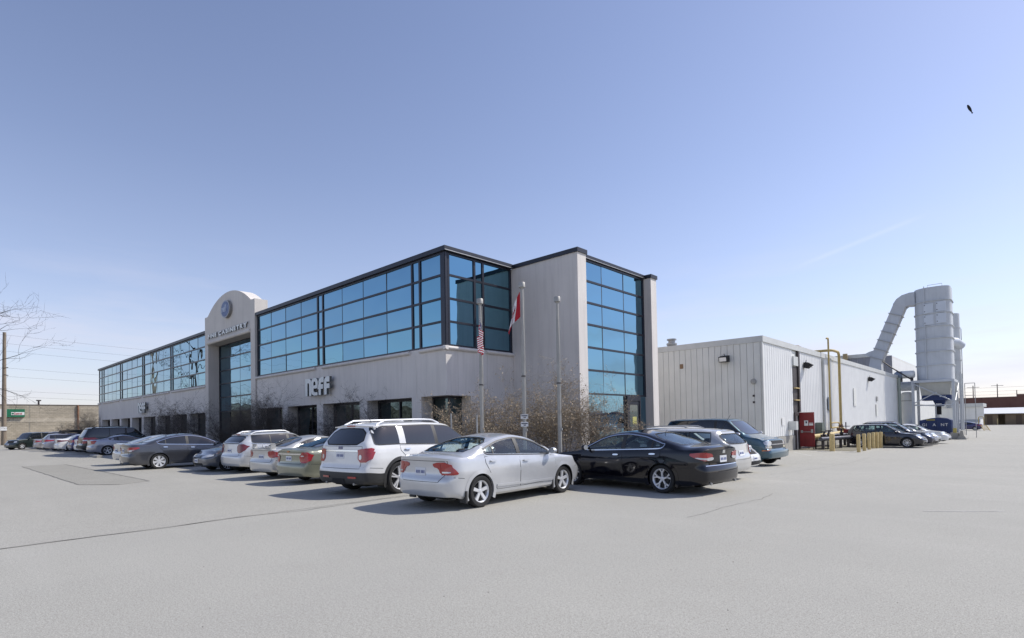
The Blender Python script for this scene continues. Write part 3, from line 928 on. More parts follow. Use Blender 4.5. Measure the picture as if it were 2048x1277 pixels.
ubox('wall_socket', -8.90, -8.82, WY-.03, WY, 2.56, 2.65, M_BRWN, Wh); ubox('wall_socket', -8.90, -8.82, WY-.03, WY, 2.27, 2.36, M_BRWN, Wh)
ubox('vent_cover', -12.32, -12.16, WY-.03, WY, 4.08, 4.30, pbr('rusty_tan', (.26, .17, .10), .8), Wh)
ubox('notice', WX+.004, WX+.012, 27.75, 28.10, 1.24, 1.62, M_WHITE, Wh)
t = tag(obj('meter_box', MB().box(WX+.005, WX+.34, 28.75, 29.05, 1.00, 1.42).tube([(WX+.12, 28.9, 1.0), (WX+.12, 28.9, .75)], .02, 6), M_TRIMW), 'pale grey meter box on the white wall left of the red door', 'meter box')
t = tag(obj('utility_box', MB().box(WX+.005, WX+.30, 33.35, 33.95, .62, 1.30).box(WX+.305, WX+.32, 33.38, 33.92, .65, 1.27), pbr('grey_green_box', (.15, .18, .16), .6, var=.2)), 'grey green utility box on the wall right of the red door', 'utility box')
ubox('wall_vent', WX+.004, WX+.03, 42.7, 43.4, 2.3, 3.5, M_METALG, Wh)
ubox('wall_vent', WX+.004, WX+.05, 50.3, 50.8, 2.75, 3.1, M_GALV, Wh); ubox('wall_vent', WX+.004, WX+.05, 50.1, 50.6, 1.6, 2.5, M_METALG, Wh)
obj('downspout', MB().tube(bend([(WX+.13, 60.2, 5.0), (WX+.13, 60.2, -.4)], .1), .13, 8), pbr('greenish_downspout', (.33, .37, .33), .6), Wh)
obj('conduit', MB().tube([(WX+.05, 35.12, .3), (WX+.05, 35.12, 4.9)], .06, 6), M_TRIMW, Wh)
obj('conduit', MB().tube(bend([(WX+.04, 36.5, 5.1), (WX+.06, 36.3, 4.2), (WX+.05, 36.25, .6)], .5), .035, 6), pbr('bluegrey_conduit', (.22, .25, .32), .5), Wh)
g = MB().box(WX+.02, WX+.07, 36.0, 36.6, 2.0, 2.75); obj('conduit_box', g, pbr('bluegrey_box', (.20, .24, .31), .5), Wh)
# roof vents
t = tag(obj('roof_vent', MB().lathe([(.20, 5.1), (.20, 5.36), (.26, 5.42), (.26, 5.50), (.17, 5.50), (.17, 5.64), (.24, 5.66), (.24, 5.72), (0, 5.74)], 16, 'z', (-13.15, 26.2, 0)), M_GALV, smooth=30), 'small galvanised roof vent peeking over the warehouse edge', 'roof vent')
t = tag(obj('roof_vent', MB().lathe([(.45, 5.1), (.45, 5.22), (.82, 5.24), (.80, 5.34), (.55, 5.50), (0, 5.57)], 20, 'z', (-9.45, 32.4, 0)), pbr('rusted_brown', (.21, .13, .085), .75, var=.4, vscale=3), smooth=30), 'rust-brown mushroom roof vent above the red door', 'roof vent')

# ---- yellow gas pipes and meter set
Gp = thing('gas_pipework', 'ochre gas pipes rising up the white wall from a meter set', 'gas pipes', (-7.9, 35.5, 0))
px_ = WX+.32
obj('vent_pipe', MB().tube(bend([(px_, 34.85, 6.02), (px_, 35.2, 6.10), (px_, 35.25, 1.2), (px_, 35.25, .98), (px_, 36.9, .98)], .16), .046, 10), M_YEL, Gp, smooth=50)
obj('riser_pipe', MB().tube(bend([(WX-.8, 36.0, 5.46), (px_, 36.0, 5.46), (px_, 37.6, 5.46), (px_, 37.6, 1.05)], .35, 7), .075, 12), M_YEL, Gp, smooth=50)
obj('link_pipe', MB().tube(bend([(px_, 35.3, 1.26), (px_, 37.0, 1.26), (px_, 37.5, 1.1)], .12), .04, 8), M_YEL, Gp, smooth=50)
obj('valve', MB().lathe([(0, -.2), (.10, -.2), (.14, -.05), (.14, .05), (.10, .2), (0, .2)], 12, 'z', (px_, 37.55, .95)).lathe([(0, -.17), (.12, -.17), (.12, .17), (0, .17)], 12, 'y', (px_, 37.2, .86)), pbr('rusty_valve', (.17, .09, .05), .7, var=.4, vscale=8), Gp, smooth=40)
obj('regulator', MB().lathe([(0, -.06), (.20, -.05), (.20, .05), (0, .06)], 14, 'y', (px_+.1, 37.3, .78)).tube([(px_, 37.6, 1.05), (px_, 37.6, .5)], .10, 10), M_YEL, Gp, smooth=40)
obj('supply_pipe', MB().tube(bend([(px_+.1, 31.2, .60), (px_+.1, 33.6, .60), (px_+.2, 36.6, .66), (px_+.2, 37.6, .62)], .4), .12, 10), pbr('pale_yellow_pipe', (.60, .46, .20), .6, var=.15), Gp, smooth=50)
Ms = thing('meter_manifold', 'dark grey gas manifold of heavy pipes standing on short legs behind bollards', 'gas manifold', (-7.2, 34, 0))
mm = pbr('gunmetal_pipe', (.10, .10, .12), .45, .5, var=.25, vscale=4)
obj('main_pipe', MB().tube([(-7.35, 29.9, .52), (-6.75, 33.2, .52)], .10, 12).tube([(-7.9, 32.2, .60), (-7.2, 36.0, .60)], .09, 10), mm, Ms, smooth=50)
for (x, y) in ((-7.3, 30.1), (-7.1, 31.2), (-6.95, 32.0), (-6.8, 32.9), (-7.7, 33.4), (-7.4, 35.0)):
    ubox('leg', x-.06, x+.06, y-.06, y+.06, 0, .44, M_BRWN, Ms)
for (x, y, h_) in ((-7.6, 31.6, .25), (-7.5, 32.1, .30), (-7.25, 33.6, .35)):
    obj('valve', MB().lathe([(0, 0), (.06, 0), (.10, h_*.4), (.05, h_*.6), (.05, h_), (0, h_)], 10, 'z', (x, y, .60)).tube([(x-.16, y, .60+h_), (x+.16, y, .60+h_)], .02, 6), M_BRWN, Ms, smooth=40)
ubox('red_meter', -7.15, -6.88, 33.55, 33.8, .72, .93, M_REDD, Ms)
obj('valve_wheel', MB().tube([(-7.2+.2*cos(a), 34.4+.2*sin(a), 1.08) for a in np.linspace(0, 2*pi, 15)], .016, 6).tube([(-7.2, 34.4, .6), (-7.2, 34.4, 1.10)], .022, 6).tube([(-7.4, 34.4, 1.08), (-7.0, 34.4, 1.08)], .014, 5).tube([(-7.2, 34.4, 1.05), (-7.2, 34.4, 1.30)], .03, 6), mm, Ms, smooth=40)
Rk = thing('steel_rack', 'low dark steel rack under the pale yellow pipe by the red door', 'rack', (-7.3, 31.2, 0))
for (x, y) in ((-7.75, 30.6), (-7.2, 30.6), (-7.75, 31.9), (-7.2, 31.9)): ubox('leg', x-.03, x+.03, y-.03, y+.03, 0, .40, M_DARK, Rk)
ubox('rail', -7.80, -7.15, 30.55, 30.64, .42, .47, M_DARK, Rk); ubox('rail', -7.80, -7.15, 31.86, 31.95, .42, .47, M_DARK, Rk)
ubox('rail', -7.80, -7.15, 30.56, 30.63, .15, .19, M_DARK, Rk); ubox('shelf', -7.78, -7.17, 30.7, 31.8, .16, .18, M_BRWN, Rk)
bl = [(-6.66, 29.03, .82, 'fat yellow bollard standing alone in front of the gas manifold', .11)] + [
    (x, y, .80, l, .075) for x, y, l in ((-5.52, 28.63, 'nearest of the six yellow bollards in a row'), (-5.53, 29.88, 'second nearest yellow bollard of the row of six'),
    (-5.55, 31.08, 'third nearest yellow bollard of the row of six'), (-5.58, 32.25, 'fourth nearest yellow bollard of the row of six'), (-5.46, 32.5, 'fifth nearest yellow bollard of the row of six'), (-5.38, 33.0, 'farthest of the six yellow bollards in a row'))]
for x, y, h_, lb, r in bl:
    o = obj('bollard', MB().lathe([(r, 0), (r, h_-.03), (r*.8, h_-.005), (0, h_)], 16, 'z', (x, y, 0)), M_BOLL, smooth=40)
    tag(o, lb, 'bollard', 'yellow steel bollards by the gas manifold')
o = ubox('scrub_strip', -8.4, -5.9, 29.3, 35.5, .004, .012, pbr('weedy_gravel', (.20, .18, .11), .95, var=.5, vscale=2, col2=(.30, .28, .24), speck=.4, sscale=20)); structure(o)
o.name = 'gravel_strip'

# ================================================================== dust collector
Dc = thing('dust_collector', 'tall pale grey dust collector on a braced steel stand with a slanting square duct', 'dust collector', (-5.9, 61.5, -.5))
DY0, DY1, DX0, DX1 = 60.0, 63.2, -7.10, -4.50
def rrect(x0, x1, y0, y1, rl, rr, n=7):
    p = []
    p += arc(x1-rr, y0+rr, rr, -90, 0, n); p += arc(x1-rr, y1-rr, rr, 0, 90, n); p += arc(x0+rl, y1-rl, rl, 90, 180, n); p += arc(x0+rl, y0+rl, rl, 180, 270, n)
    return p
body = rrect(DX0, DX1, DY0, DY1, 1.25, .85)
zb, zt_ = 4.66, 12.75
obj('body', MB().prism(body, 'z', zb, zt_), M_GREYP, Dc, smooth=35)
for z in (5.95, 7.15, 8.28, 9.35, 10.48, 11.55):
    r2 = rrect(DX0-.08, DX1+.08, DY0-.08, DY1+.08, 1.30, .90)
    obj('ring_flange', MB().prism(r2, 'z', z-.035, z+.035), M_GREYP, Dc, smooth=35)
ubox('seam', DX0+.80, DX0+.86, DY0-.01, DY0+.2, zb, zt_+.12, M_GREYP, Dc)
for (x, z) in ((-5.98, 9.72), (-5.98, 10.72), (-5.12, 9.78), (-5.12, 10.80)):
    d_ = ubox('access_door', x-.34, x+.34, DY0-.06, DY0-.002, z-.26, z+.58, M_GREYP2, Dc)
    for zz in (z-.12, z+.42): ubox('latch', x-.30, x-.24, DY0-.085, DY0-.061, zz, zz+.06, M_DARK, Dc)
obj('roof_rail', MB().tube([(-6.1, 61, 12.75), (-6.1, 61, 13.1), (-5.1, 61.2, 13.15), (-5.1, 61.2, 12.75)], .02, 6), M_GALV, Dc)
# hopper with blue collar
def frustum(p0, z0, p1, z1):
    g = MB(); n = 4
    g.add([(p0[0], p0[2], z0), (p0[1], p0[2], z0), (p0[1], p0[3], z0), (p0[0], p0[3], z0), (p1[0], p1[2], z1), (p1[1], p1[2], z1), (p1[1], p1[3], z1), (p1[0], p1[3], z1)],
          [(3, 2, 1, 0), (4, 5, 6, 7), (0, 1, 5, 4), (1, 2, 6, 5), (2, 3, 7, 6), (3, 0, 4, 7)]); return g
obj('hopper', frustum((-6.75, -4.72, 60.4, 62.9), 3.32, (DX0+.25, DX1-.12, 60.15, 63.05), 4.44), pbr('cream_hopper', (.50, .50, .46), .6, var=.1), Dc)
ubox('blue_collar', -6.72, -4.68, 60.35, 62.9, 2.88, 3.315, M_BLUE, Dc)
ubox('collar_label', -5.45, -5.02, 60.335, 60.349, 3.16, 3.22, M_WHITE, Dc)
obj('rotary_valve', frustum((-5.80, -5.30, 61.3, 61.9), 2.35, (-6.0, -5.1, 61.0, 62.2), 2.875), M_BLUE, Dc)
ubox('valve_label', -5.78, -5.38, 60.98, 60.995, 2.52, 2.60, M_WHITE, Dc)
obj('chute', MB().tube([(-5.62, 61.5, 2.34), (-5.62, 61.5, 1.62)], .17, 10), M_DARK, Dc)
# stand
sg = M_GREYP
ubox('platform_beam', -7.38, -4.38, DY0-.10, DY0+.08, 4.44, 4.655, sg, Dc); ubox('platform_beam', -7.38, -4.38, DY1-.08, DY1+.10, 4.44, 4.655, sg, Dc)
ubox('platform_beam', -7.38, -7.20, DY0+.083, DY1-.083, 4.44, 4.655, sg, Dc); ubox('platform_beam', -4.56, -4.38, DY0+.083, DY1-.083, 4.44, 4.655, sg, Dc)
for x, y in ((-7.28, DY0), (-4.47, DY0), (-7.28, DY1), (-4.47, DY1), (-4.47, 61.6)):
    ubox('leg', x-.10, x+.10, y-.10, y+.10, -.5, 4.43, sg, Dc)
for a, b in (((-7.2, DY0-.13, 4.35), (-4.5, DY0-.13, 2.75)), ((-7.2, DY0-.13, 2.65), (-5.6, DY0-.13, 3.55)), ((-4.36, DY0, 2.8), (-4.36, DY1, 4.35)), ((-4.36, DY0, 4.35), (-4.36, DY1, 2.8)), ((-7.2, DY0-.13, 2.45), (-4.5, DY0-.13, 2.45))):
    obj('brace', MB().tube([a, b], .045, 6), sg, Dc)
ubox('leg_foot', -4.75, -4.2, DY0-.35, DY0+.35, -.5, .05, M_CONC, Dc)
ubox('leg_sleeve', -4.585, -4.355, DY0-.115, DY0+.115, .05, .45, pbr('yellow_sleeve', (.55, .45, .12), .6), Dc)
# duct from the collector head down to the warehouse roof
def duct(secs, name, mat=M_GREYP):
    g = MB()
    for (p, nrm, a, b) in secs:
        p = Vector(p); t = Vector(nrm).normalized(); s = Vector((0, 1, 0)); u = s.cross(t).normalized()
        for i, j in ((-1, -1), (1, -1), (1, 1), (-1, 1)): g.v.append(tuple(p+s*(i*b/2)+u*(j*a/2)))
    for k in range(len(secs)-1):
        for i in range(4): g.f.append((4*k+i, 4*k+(i+1) % 4, 4*k+4+(i+1) % 4, 4*k+4+i)); g.m.append(0)
    g.f.append((0, 1, 2, 3)); g.m.append(0); k = 4*(len(secs)-1); g.f.append((k+3, k+2, k+1, k)); g.m.append(0)
    return obj(name, g, mat, Dc)
DYm = 61.2
p0 = Vector((-8.05, DYm, 11.65)); p1 = Vector((-10.05, DYm, 6.95)); dd = (p1-p0).normalized()
duct([((-7.0, DYm, 12.05), (-1, 0, 0), 1.15, 1.2), ((-7.45, DYm, 12.05), (-1, 0, 0), 1.15, 1.2)], 'duct_inlet')
el = [((-7.45, DYm, 12.05), (-1, 0, 0), 1.12, 1.15)]
for k in range(1, 4):
    a = k/3*radians(67); el.append(((-7.45-.78*sin(a), DYm, 12.05-.78*(1-cos(a))), (-cos(a), 0, -sin(a)), 1.12-.03*k, 1.15))
duct(el, 'duct_elbow')
es = Vector(el[-1][0])
n_seg = 6
for i in range(n_seg):
    a = es.lerp(p1, i/n_seg); b = es.lerp(p1, (i+1)/n_seg); dn = (p1-es).normalized()
    duct([(a, dn, .97, 1.1), (b, dn, .97, 1.1)], 'duct_section')
    duct([(b-dn*.035, dn, 1.12, 1.26), (b+dn*.035, dn, 1.12, 1.26)], 'duct_flange', M_GALV)
duct([(p1, (p1-es), .95, 1.08), (p1+Vector((-.12, 0, -.55)), (0, 0, -1), .95, 1.08), ((-10.16, DYm-.0, 5.12), (0, 0, -1), .95, 1.08)], 'duct_foot')
hd = []
for k in range(7):
    q = k/6
    zt2 = 7.72-.30*q**2; zb2 = 6.75+.62*q**.8
    hd.append(((-10.05-.95*q, DYm, (zt2+zb2)/2), (-1, 0, 0), max(.04, zt2-zb2), 1.0))
duct(hd, 'intake_hood')
obj('stay_rod', MB().tube([(-9.55, DYm-.6, 6.6), (-8.9, DYm-.6, 6.0), (-7.3, DY0, 4.72)], .055, 6), M_BRWN, Dc)
# slim cyclone behind
Cy = thing('cyclone', 'slim grey cyclone cylinder with a ladder standing behind the dust collector', 'cyclone', (-5.0, 65.4, -.5))
obj('body', MB().lathe([(0, 10.9), (.95, 10.9), (.95, 5.2), (.28, 3.4), (.28, 2.2), (0, 2.2)], 24, 'z', (-5.2, 65.4, 0)), M_GREYP, Cy, smooth=35)
for z in (6.6, 8.4, 9.6): obj('ring_flange', MB().lathe([(.95, z-.03), (1.0, z-.03), (1.0, z+.03), (.95, z+.03)], 24, 'z', (-5.2, 65.4, 0)), M_GREYP, Cy)
obj('outlet_elbow', MB().tube([(-5.2, 63.6, 8.3), (-4.55, 64.6, 8.2), (-4.25, 65.2, 7.9)], .42, 14), M_GREYP2, Cy, smooth=50)
for x, y in ((-6.1, 64.5), (-4.3, 64.5), (-4.3, 66.3), (-6.1, 66.3)): ubox('leg', x-.09, x+.09, y-.09, y+.09, -.5, 5.4, sg, Cy)
lad = MB()
for s in (-.18, .18): lad.tube([(-4.18, 65.4+s, 4.9), (-4.18, 65.4+s, 9.5)], .02, 5)
for z in np.arange(5.1, 9.5, .3): lad.tube([(-4.18, 65.2, z), (-4.18, 65.6, z)], .014, 5)
obj('ladder', lad, M_GALV, Cy)
rl = MB()
for x in (-4.0, -3.3): rl.tube([(x, 64.5, -.5), (x, 64.5, 4.4)], .03, 5)
rl.tube([(-4.0, 64.5, 4.4), (-3.3, 64.5, 4.4)], .03, 5).tube([(-4.0, 64.5, 3.3), (-3.3, 64.5, 3.3)], .03, 5)
obj('guard_rail', rl, M_GALV, Cy)
# waste bin with its lettering
Bn = thing('waste_bin', 'navy blue waste bin with spaced white lettering under the dust collector', 'waste bin', (-5.9, 61.7, -.5))
g = MB().prism([(-7.02, -.45), (-4.72, -.45), (-4.70, 1.12), (-5.05, 1.28), (-5.6, 1.36), (-6.1, 1.32), (-6.95, 1.12)], 'y', 60.55, 62.7)
obj('body', g, M_BLUE, Bn)
for x in (-6.4, -5.7, -5.1): ubox('rib', x-.03, x+.03, 60.50, 60.548, -.42, 1.05, M_BLUE, Bn)
ubox('yellow_label', -6.45, -5.85, 60.53, 60.549, 1.12, 1.20, pbr('yellow_label', (.5, .42, .05), .6), Bn)
for ch, x in (('G', -6.78), ('I', -6.50), ('A', -6.02), ('N', -5.46), ('T', -5.16)):
    me = text_mesh(ch, .34, .01, [M_WHITE], .004)
    for q in me.vertices:
        X, Y, Z = q.co; q.co = (x+X, 60.49-Z, .62+Y)
    link('letter', me, Bn, True)
o = tag(ubox('concrete_block', -6.9, -5.0, 59.1, 59.6, -.5, .12, M_CONC), 'long grey concrete block on the ground before the navy bin', 'concrete block')
jb = [(-.30, 0), (.30, 0), (.30, .12), (.14, .38), (.08, .82), (-.08, .82), (-.14, .38), (-.30, .12)]
o = tag(obj('jersey_barrier', MB().prism([(-4.0+a, -.5+b*.9) for a, b in jb], 'y', 59.5, 61.8), M_CONC), 'pale concrete road barrier at the foot of the collector legs', 'barrier')
# white storage tank, blue roof tank and round duct
Tk = thing('storage_tank', 'white upright tank beside the end of the corrugated wall', 'tank', (-7.9, 61.8, -.5))
obj('shell', MB().lathe([(0, 3.75), (.3, 3.72), (.42, 3.6), (.42, -.5), (0, -.5)], 20, 'z', (-7.95, 61.6, 0)), M_METALW, Tk, smooth=35)
obj('feed_duct', MB().tube(bend([(-9.4, 61.4, 4.25), (-7.2, 61.4, 4.25)], .2), .42, 14), M_GREYP2, Tk, smooth=40)
obj('band', MB().lathe([(.42, 2.9), (.445, 2.9), (.445, 2.96), (.42, 2.96)], 20, 'z', (-7.95, 61.6, 0)), M_GALV, Tk)
Rt = thing('roof_tank', 'short blue and white horizontal tank above the feed duct at the end of the warehouse', 'tank', (-7.7, 60.8, 4.7))
obj('shell', MB().lathe([(0, -8.75), (.2, -8.72), (.34, -8.55), (.34, -8.1)], 18, 'x', (0, 60.8, 5.28)), pbr('steel_blue', (.24, .29, .38), .5), Rt, smooth=35)
obj('barrel', MB().lathe([(.34, -8.097), (.34, -7.3), (.25, -7.2), (0, -7.18)], 18, 'x', (0, 60.8, 5.28)), M_METALW, Rt, smooth=35)
ubox('saddle', -8.3, -8.15, 60.5, 61.1, 4.65, 4.97, M_BRWN, Rt); ubox('saddle', -7.5, -7.35, 60.5, 61.1, 4.65, 4.97, M_BRWN, Rt)

# ================================================================== buildings farther back on the right
o = thing('rear_hall', 'taller grey metal hall rising behind the warehouse roof', 'industrial hall', (-25, 76, -.5))
g = MB().box(-60, -10.16, 66.06, 110, -.5, 7.9); obj('core_wall', g, M_METALG, o)
dg_ = pbr('violet_grey_siding', (.27, .275, .31), .6, var=.12, vscale=.8)
for x in np.arange(-24, -10.2, .6): ubox('siding_panel', x+.02, x+.58, 66.0, 66.058, 4.9, 7.6, dg_, o)
ubox('roof_flashing', -60, -10.05, 65.92, 66.2, 7.62, 7.98, M_TRIMW, o); ubox('side_cladding', -10.158, -10.09, 66.21, 110, 3, 7.6, M_METALW, o)
obj('chimney_pipe', MB().tube([(-13.6, 65.6, 5), (-13.6, 65.6, 8.1)], .22, 10), pbr('ochre_stack', (.40, .30, .16), .7), o)
g = thing('site_hut', 'white flat-roofed hut with a grey base stripe at the end of the yard', 'hut', (-7, 117, -.5))
ubox('wall', -13, -5.3, 113.5, 122, -.45, 2.75, M_METALW, g); ubox('roof', -13.4, -4.85, 113.1, 122.4, 2.753, 3.3, M_TRIMW, g)
ubox('base_stripe', -13.02, -5.28, 113.46, 113.5, .35, .75, pbr('grey_stripe', (.36, .40, .47), .6), g); ubox('skirting', -13.01, -5.29, 113.47, 113.52, -.5, -.36, M_BRWN, g)
for x in np.arange(-12.9, -5.5, .9): ubox('wall_panel', x+.015, x+.885, 113.46, 113.5, .78, 2.70, M_METALW, g)
g = thing('brick_building', 'long dark brown brick building across the end of the yard', 'building', (0, 155, -.5))
br = pbr('dark_brown_brick', (.19, .095, .075), .9, var=.2, vscale=.5, bump=.3, bscale=12)
ubox('wall', -40, 22, 152, 170, -.5, 4.95, br, g); ubox('parapet', -1.2, 22, 151.9, 170, 4.953, 5.5, br, g); ubox('coping', -40.1, -1.2, 151.85, 152.3, 4.953, 5.06, pbr('dull_coping', (.2, .15, .14), .8), g)
for x in np.arange(-38, 22, 4.4): ubox('pilaster', x, x+.35, 151.88, 151.998, -.5, 4.9, br, g)
g = thing('loading_shed', 'low tan shed with a bright white roof before the brown brick building', 'shed', (-2, 141, -.5))
tn = pbr('tan_block', (.24, .18, .12), .9, var=.3, vscale=.6)
rf = MB().prism([(138.5, 1.55), (146, 2.65), (146, 2.75), (138.4, 1.65)], 'x', -9, 3.0); obj('roof', rf, pbr('bright_white_roof', (.80, .80, .80), .4), g)
for x0, x1 in ((-9, -7.2), (-6.3, -3.9), (-2.9, 3.0)): ubox('wall_bay', x0, x1, 139.2, 140, -.5, 1.54, tn, g)
ubox('back_wall', -9, 3, 144.9, 145.3, -.5, 2.3, tn, g)
for x in (-8.2, -5.1, -1.0): ubox('door', x-.4, x+.4, 139.14, 139.197, -.5, 1.3, pbr('brown_shed_door', (.12, .085, .06), .8), g)
ubox('light_patch', 1.0, 2.2, 139.12, 139.198, .55, 1.0, pbr('pale_bluish', (.45, .48, .5), .6), g)
g = thing('yard_ladder', 'yellow steel steps with a handrail beside the white hut', 'steps', (-4.0, 92, -.5))
lm = MB()
for s in (0, .55): lm.tube([(-4.3+s, 92.6, .15), (-3.9+s, 91.6, -.5)], .05, 6)
for k in range(4): lm.tube([(-4.3+.1*k, 92.6-.25*k, .1-.16*k), (-3.75+.1*k, 92.6-.25*k, .1-.16*k)], .035, 5)
obj('treads', lm, M_YEL, g); obj('handrail', MB().tube(bend([(-4.5, 92.9, -.4), (-4.5, 92.9, 1.25), (-4.0, 92.7, 1.25), (-3.95, 92.6, .2)], .2), .045, 6), M_YEL, g)
ubox('post', -4.03, -3.9, 138.2, 138.4, -.5, .7, M_BOLL).name = 'yellow_post'
tag(bpy.data.objects['yellow_post'], 'yellow guard post by the wall of the tan shed', 'post')
def pole_far(x, y, h_, lb, arms=1):
    t = thing('utility_pole', lb, 'utility pole', (x, y, -.5), 0, 'distant utility poles')
    obj('shaft', MB().tube([(x, y, -.5), (x, y, h_)], [.12, .08], 6), M_BRWN, t)
    for a in range(arms): obj('crossarm', MB().tube([(x-1.1, y, h_-.4-a), (x+1.1, y, h_-.4-a)], .05, 5), M_BRWN, t)
pole_far(-4.8, 173, 8.6, 'taller distant utility pole above the brick building')
pole_far(-8.6, 162, 8.0, 'distant thin lamp pole left of the taller pole', 1)
pole_far(-12.0, 168, 7.0, 'distant pole just right of the collector legs', 0)
pole_far(-1.5, 180, 7.2, 'distant short pole toward the right frame edge', 0)
for i, z in enumerate((8.2, 7.3, 6.5)):
    pts = [(-60+t*90, 173+t*4, z-.9*4*(t)*(1-t)*.4) for t in np.linspace(0, 1, 14)]
    tag(obj('power_line', MB().tube(pts, .016, 4), M_BRWN), ('upper', 'middle', 'lower')[i]+' thin wire strung between the distant poles beyond the brick building', 'power line', 'power lines beyond the brick building')

# the yard lies a little lower and farther than first set out: move it out along the sight lines
K_YARD = 1.2
EYE = Vector((0, 0, CAM_H))
for o in set(bpy.data.objects)-_before:
    if o.parent is None:
        o.location = EYE + (o.location-EYE)*K_YARD
        o.scale = o.scale*K_YARD

# ================================================================== tan block building on the left
Tb = thing('block_building', 'long tan block-walled building with a flat roof beyond the parked cars', 'building', (-95, 15, 0))
def cmu(name, c):
    m = pbr(name, c, .95, var=.16, vscale=1.2, bump=.5, bscale=9)
    t = m.node_tree; b = t.nodes['Principled BSDF']; prev = b.inputs['Base Color'].links[0].from_socket
    g = N(t, 'ShaderNodeNewGeometry'); sp = N(t, 'ShaderNodeSeparateXYZ'); cb = N(t, 'ShaderNodeCombineXYZ')
    L(t, g.outputs['Position'], sp.inputs[0]); L(t, sp.outputs['Y'], cb.inputs['X']); L(t, sp.outputs['Z'], cb.inputs['Y'])
    bt = N(t, 'ShaderNodeTexBrick'); bt.inputs['Scale'].default_value = 1.0
    bt.inputs['Brick Width'].default_value = .4; bt.inputs['Row Height'].default_value = .2; bt.inputs['Mortar Size'].default_value = .012
    bt.inputs['Color1'].default_value = (1, 1, 1, 1); bt.inputs['Color2'].default_value = (.82, .82, .82, 1); bt.inputs['Mortar'].default_value = (.62, .62, .62, 1)
    L(t, cb.outputs[0], bt.inputs['Vector'])
    x = N(t, 'ShaderNodeMix', data_type='RGBA', blend_type='MULTIPLY'); x.inputs[0].default_value = 1
    L(t, prev, x.inputs[6]); L(t, bt.outputs['Color'], x.inputs[7]); L(t, x.outputs[2], b.inputs['Base Color'])
    return m
cmA = cmu('split_block', (.50, .44, .345)); cmB = cmu('smooth_block', (.60, .535, .43))
ubox('wall', -120, -92, -60, 70, 0, 2.78, cmA, Tb); ubox('wall_band', -120, -91.985, -60, 70, 2.783, 3.28, cmB, Tb); ubox('wall', -120, -92, -60, 70, 3.283, 4.93, cmA, Tb)
ubox('coping', -120, -91.95, -60, 70, 4.933, 5.0, pbr('brown_coping', (.13, .10, .085), .6), Tb)
for y in (14.35, 1.0, 27.6, 41): obj('downspout', MB().tube([(-91.88, y, 0), (-91.88, y, 4.93)], .10, 8), pbr('rust_downspout', (.28, .14, .075), .7, var=.3, vscale=2), Tb, smooth=60)
for y in (9.5, -2.0): ubox('control_joint', -91.99, -91.982, y, y+.03, 0, 4.93, M_CONC, Tb)
obj('roof_pipe', MB().tube([(-94, 10.6, 5), (-94, 10.6, 5.62)], .10, 8).tube([(-94, 10.35, 5.6), (-94, 10.85, 5.6)], .08, 6), M_BRWN, Tb)
Sg = thing('shop_sign', 'green wall sign with a white panel and red lettering on the tan building', 'sign', (-91.9, 8, 3.4))
ubox('sign_box', -91.97, -91.70, 7.35, 9.02, 3.42, 4.38, pbr('sign_green', (.015, .17, .085), .5), Sg)
ubox('sign_box', -91.97, -91.70, 4.6, 7.345, 3.42, 4.38, M_WHITE, Sg)
ubox('text_panel', -91.70, -91.69, 7.75, 8.98, 3.66, 4.02, M_WHITE, Sg)
me = text_mesh('Castrol', .30, .01, [pbr('sign_red', (.45, .02, .03), .5)], .008)
for q in me.vertices:
    X, Y, Z = q.co; q.co = (-91.68+Z, 7.98+X*.86, 3.735+Y)
link('lettering', me, Sg, True)
obj('roundel', MB().lathe([(0, -91.684), (.10, -91.684)], 16, 'x', (0, 7.88, 3.84)), pbr('sign_green', (0, 0, 0)), Sg)

# utility pole, wires
Up = thing('utility_pole', 'tall weathered wooden utility pole at the left edge of the lot', 'utility pole', (-89.2, 6.9, 0))
wood = pbr('weathered_pole_wood', (.27, .22, .17), .9, var=.35, vscale=2, vstretch=(4, 4, .3))
obj('shaft', MB().tube([(-89.3, 6.9, -.1), (-89.15, 6.93, 13.5)], [.26, .16], 10), wood, Up, smooth=50)
ubox('notice', -89.02, -88.98, 6.55, 7.15, 1.75, 2.2, M_WHITE, Up)
obj('insulator_bracket', MB().tube([(-89.0, 6.9, 9.2), (-88.6, 7.2, 9.25)], .05, 5).tube([(-88.9, 6.9, 8.4), (-88.5, 7.2, 8.3)], .05, 5), M_BRWN, Up)
for i, (z, z2) in enumerate(((13.2, 12.6), (12.2, 11.7), (11.3, 10.6), (9.3, 8.8), (8.3, 7.9), (6.6, 6.5), (5.9, 5.9))):
    pts = [(-89.1-.2*i, 6.9+t*62, z+(z2-z)*t-2.6*t*(1-t)) for t in np.linspace(0, 1, 16)]
    pts = [(-89.1-.2*i, 6.9-t*50, z-2.2*t*(1-t)) for t in np.linspace(1, 0.05, 9)] + pts
    tag(obj('power_line', MB().tube(pts, .008, 4), M_DARK), ('topmost', 'second highest', 'third highest', 'middle', 'third lowest', 'second lowest', 'lowest')[i]+' of the thin black wires strung from the wooden pole', 'power line', 'power lines from the wooden pole')

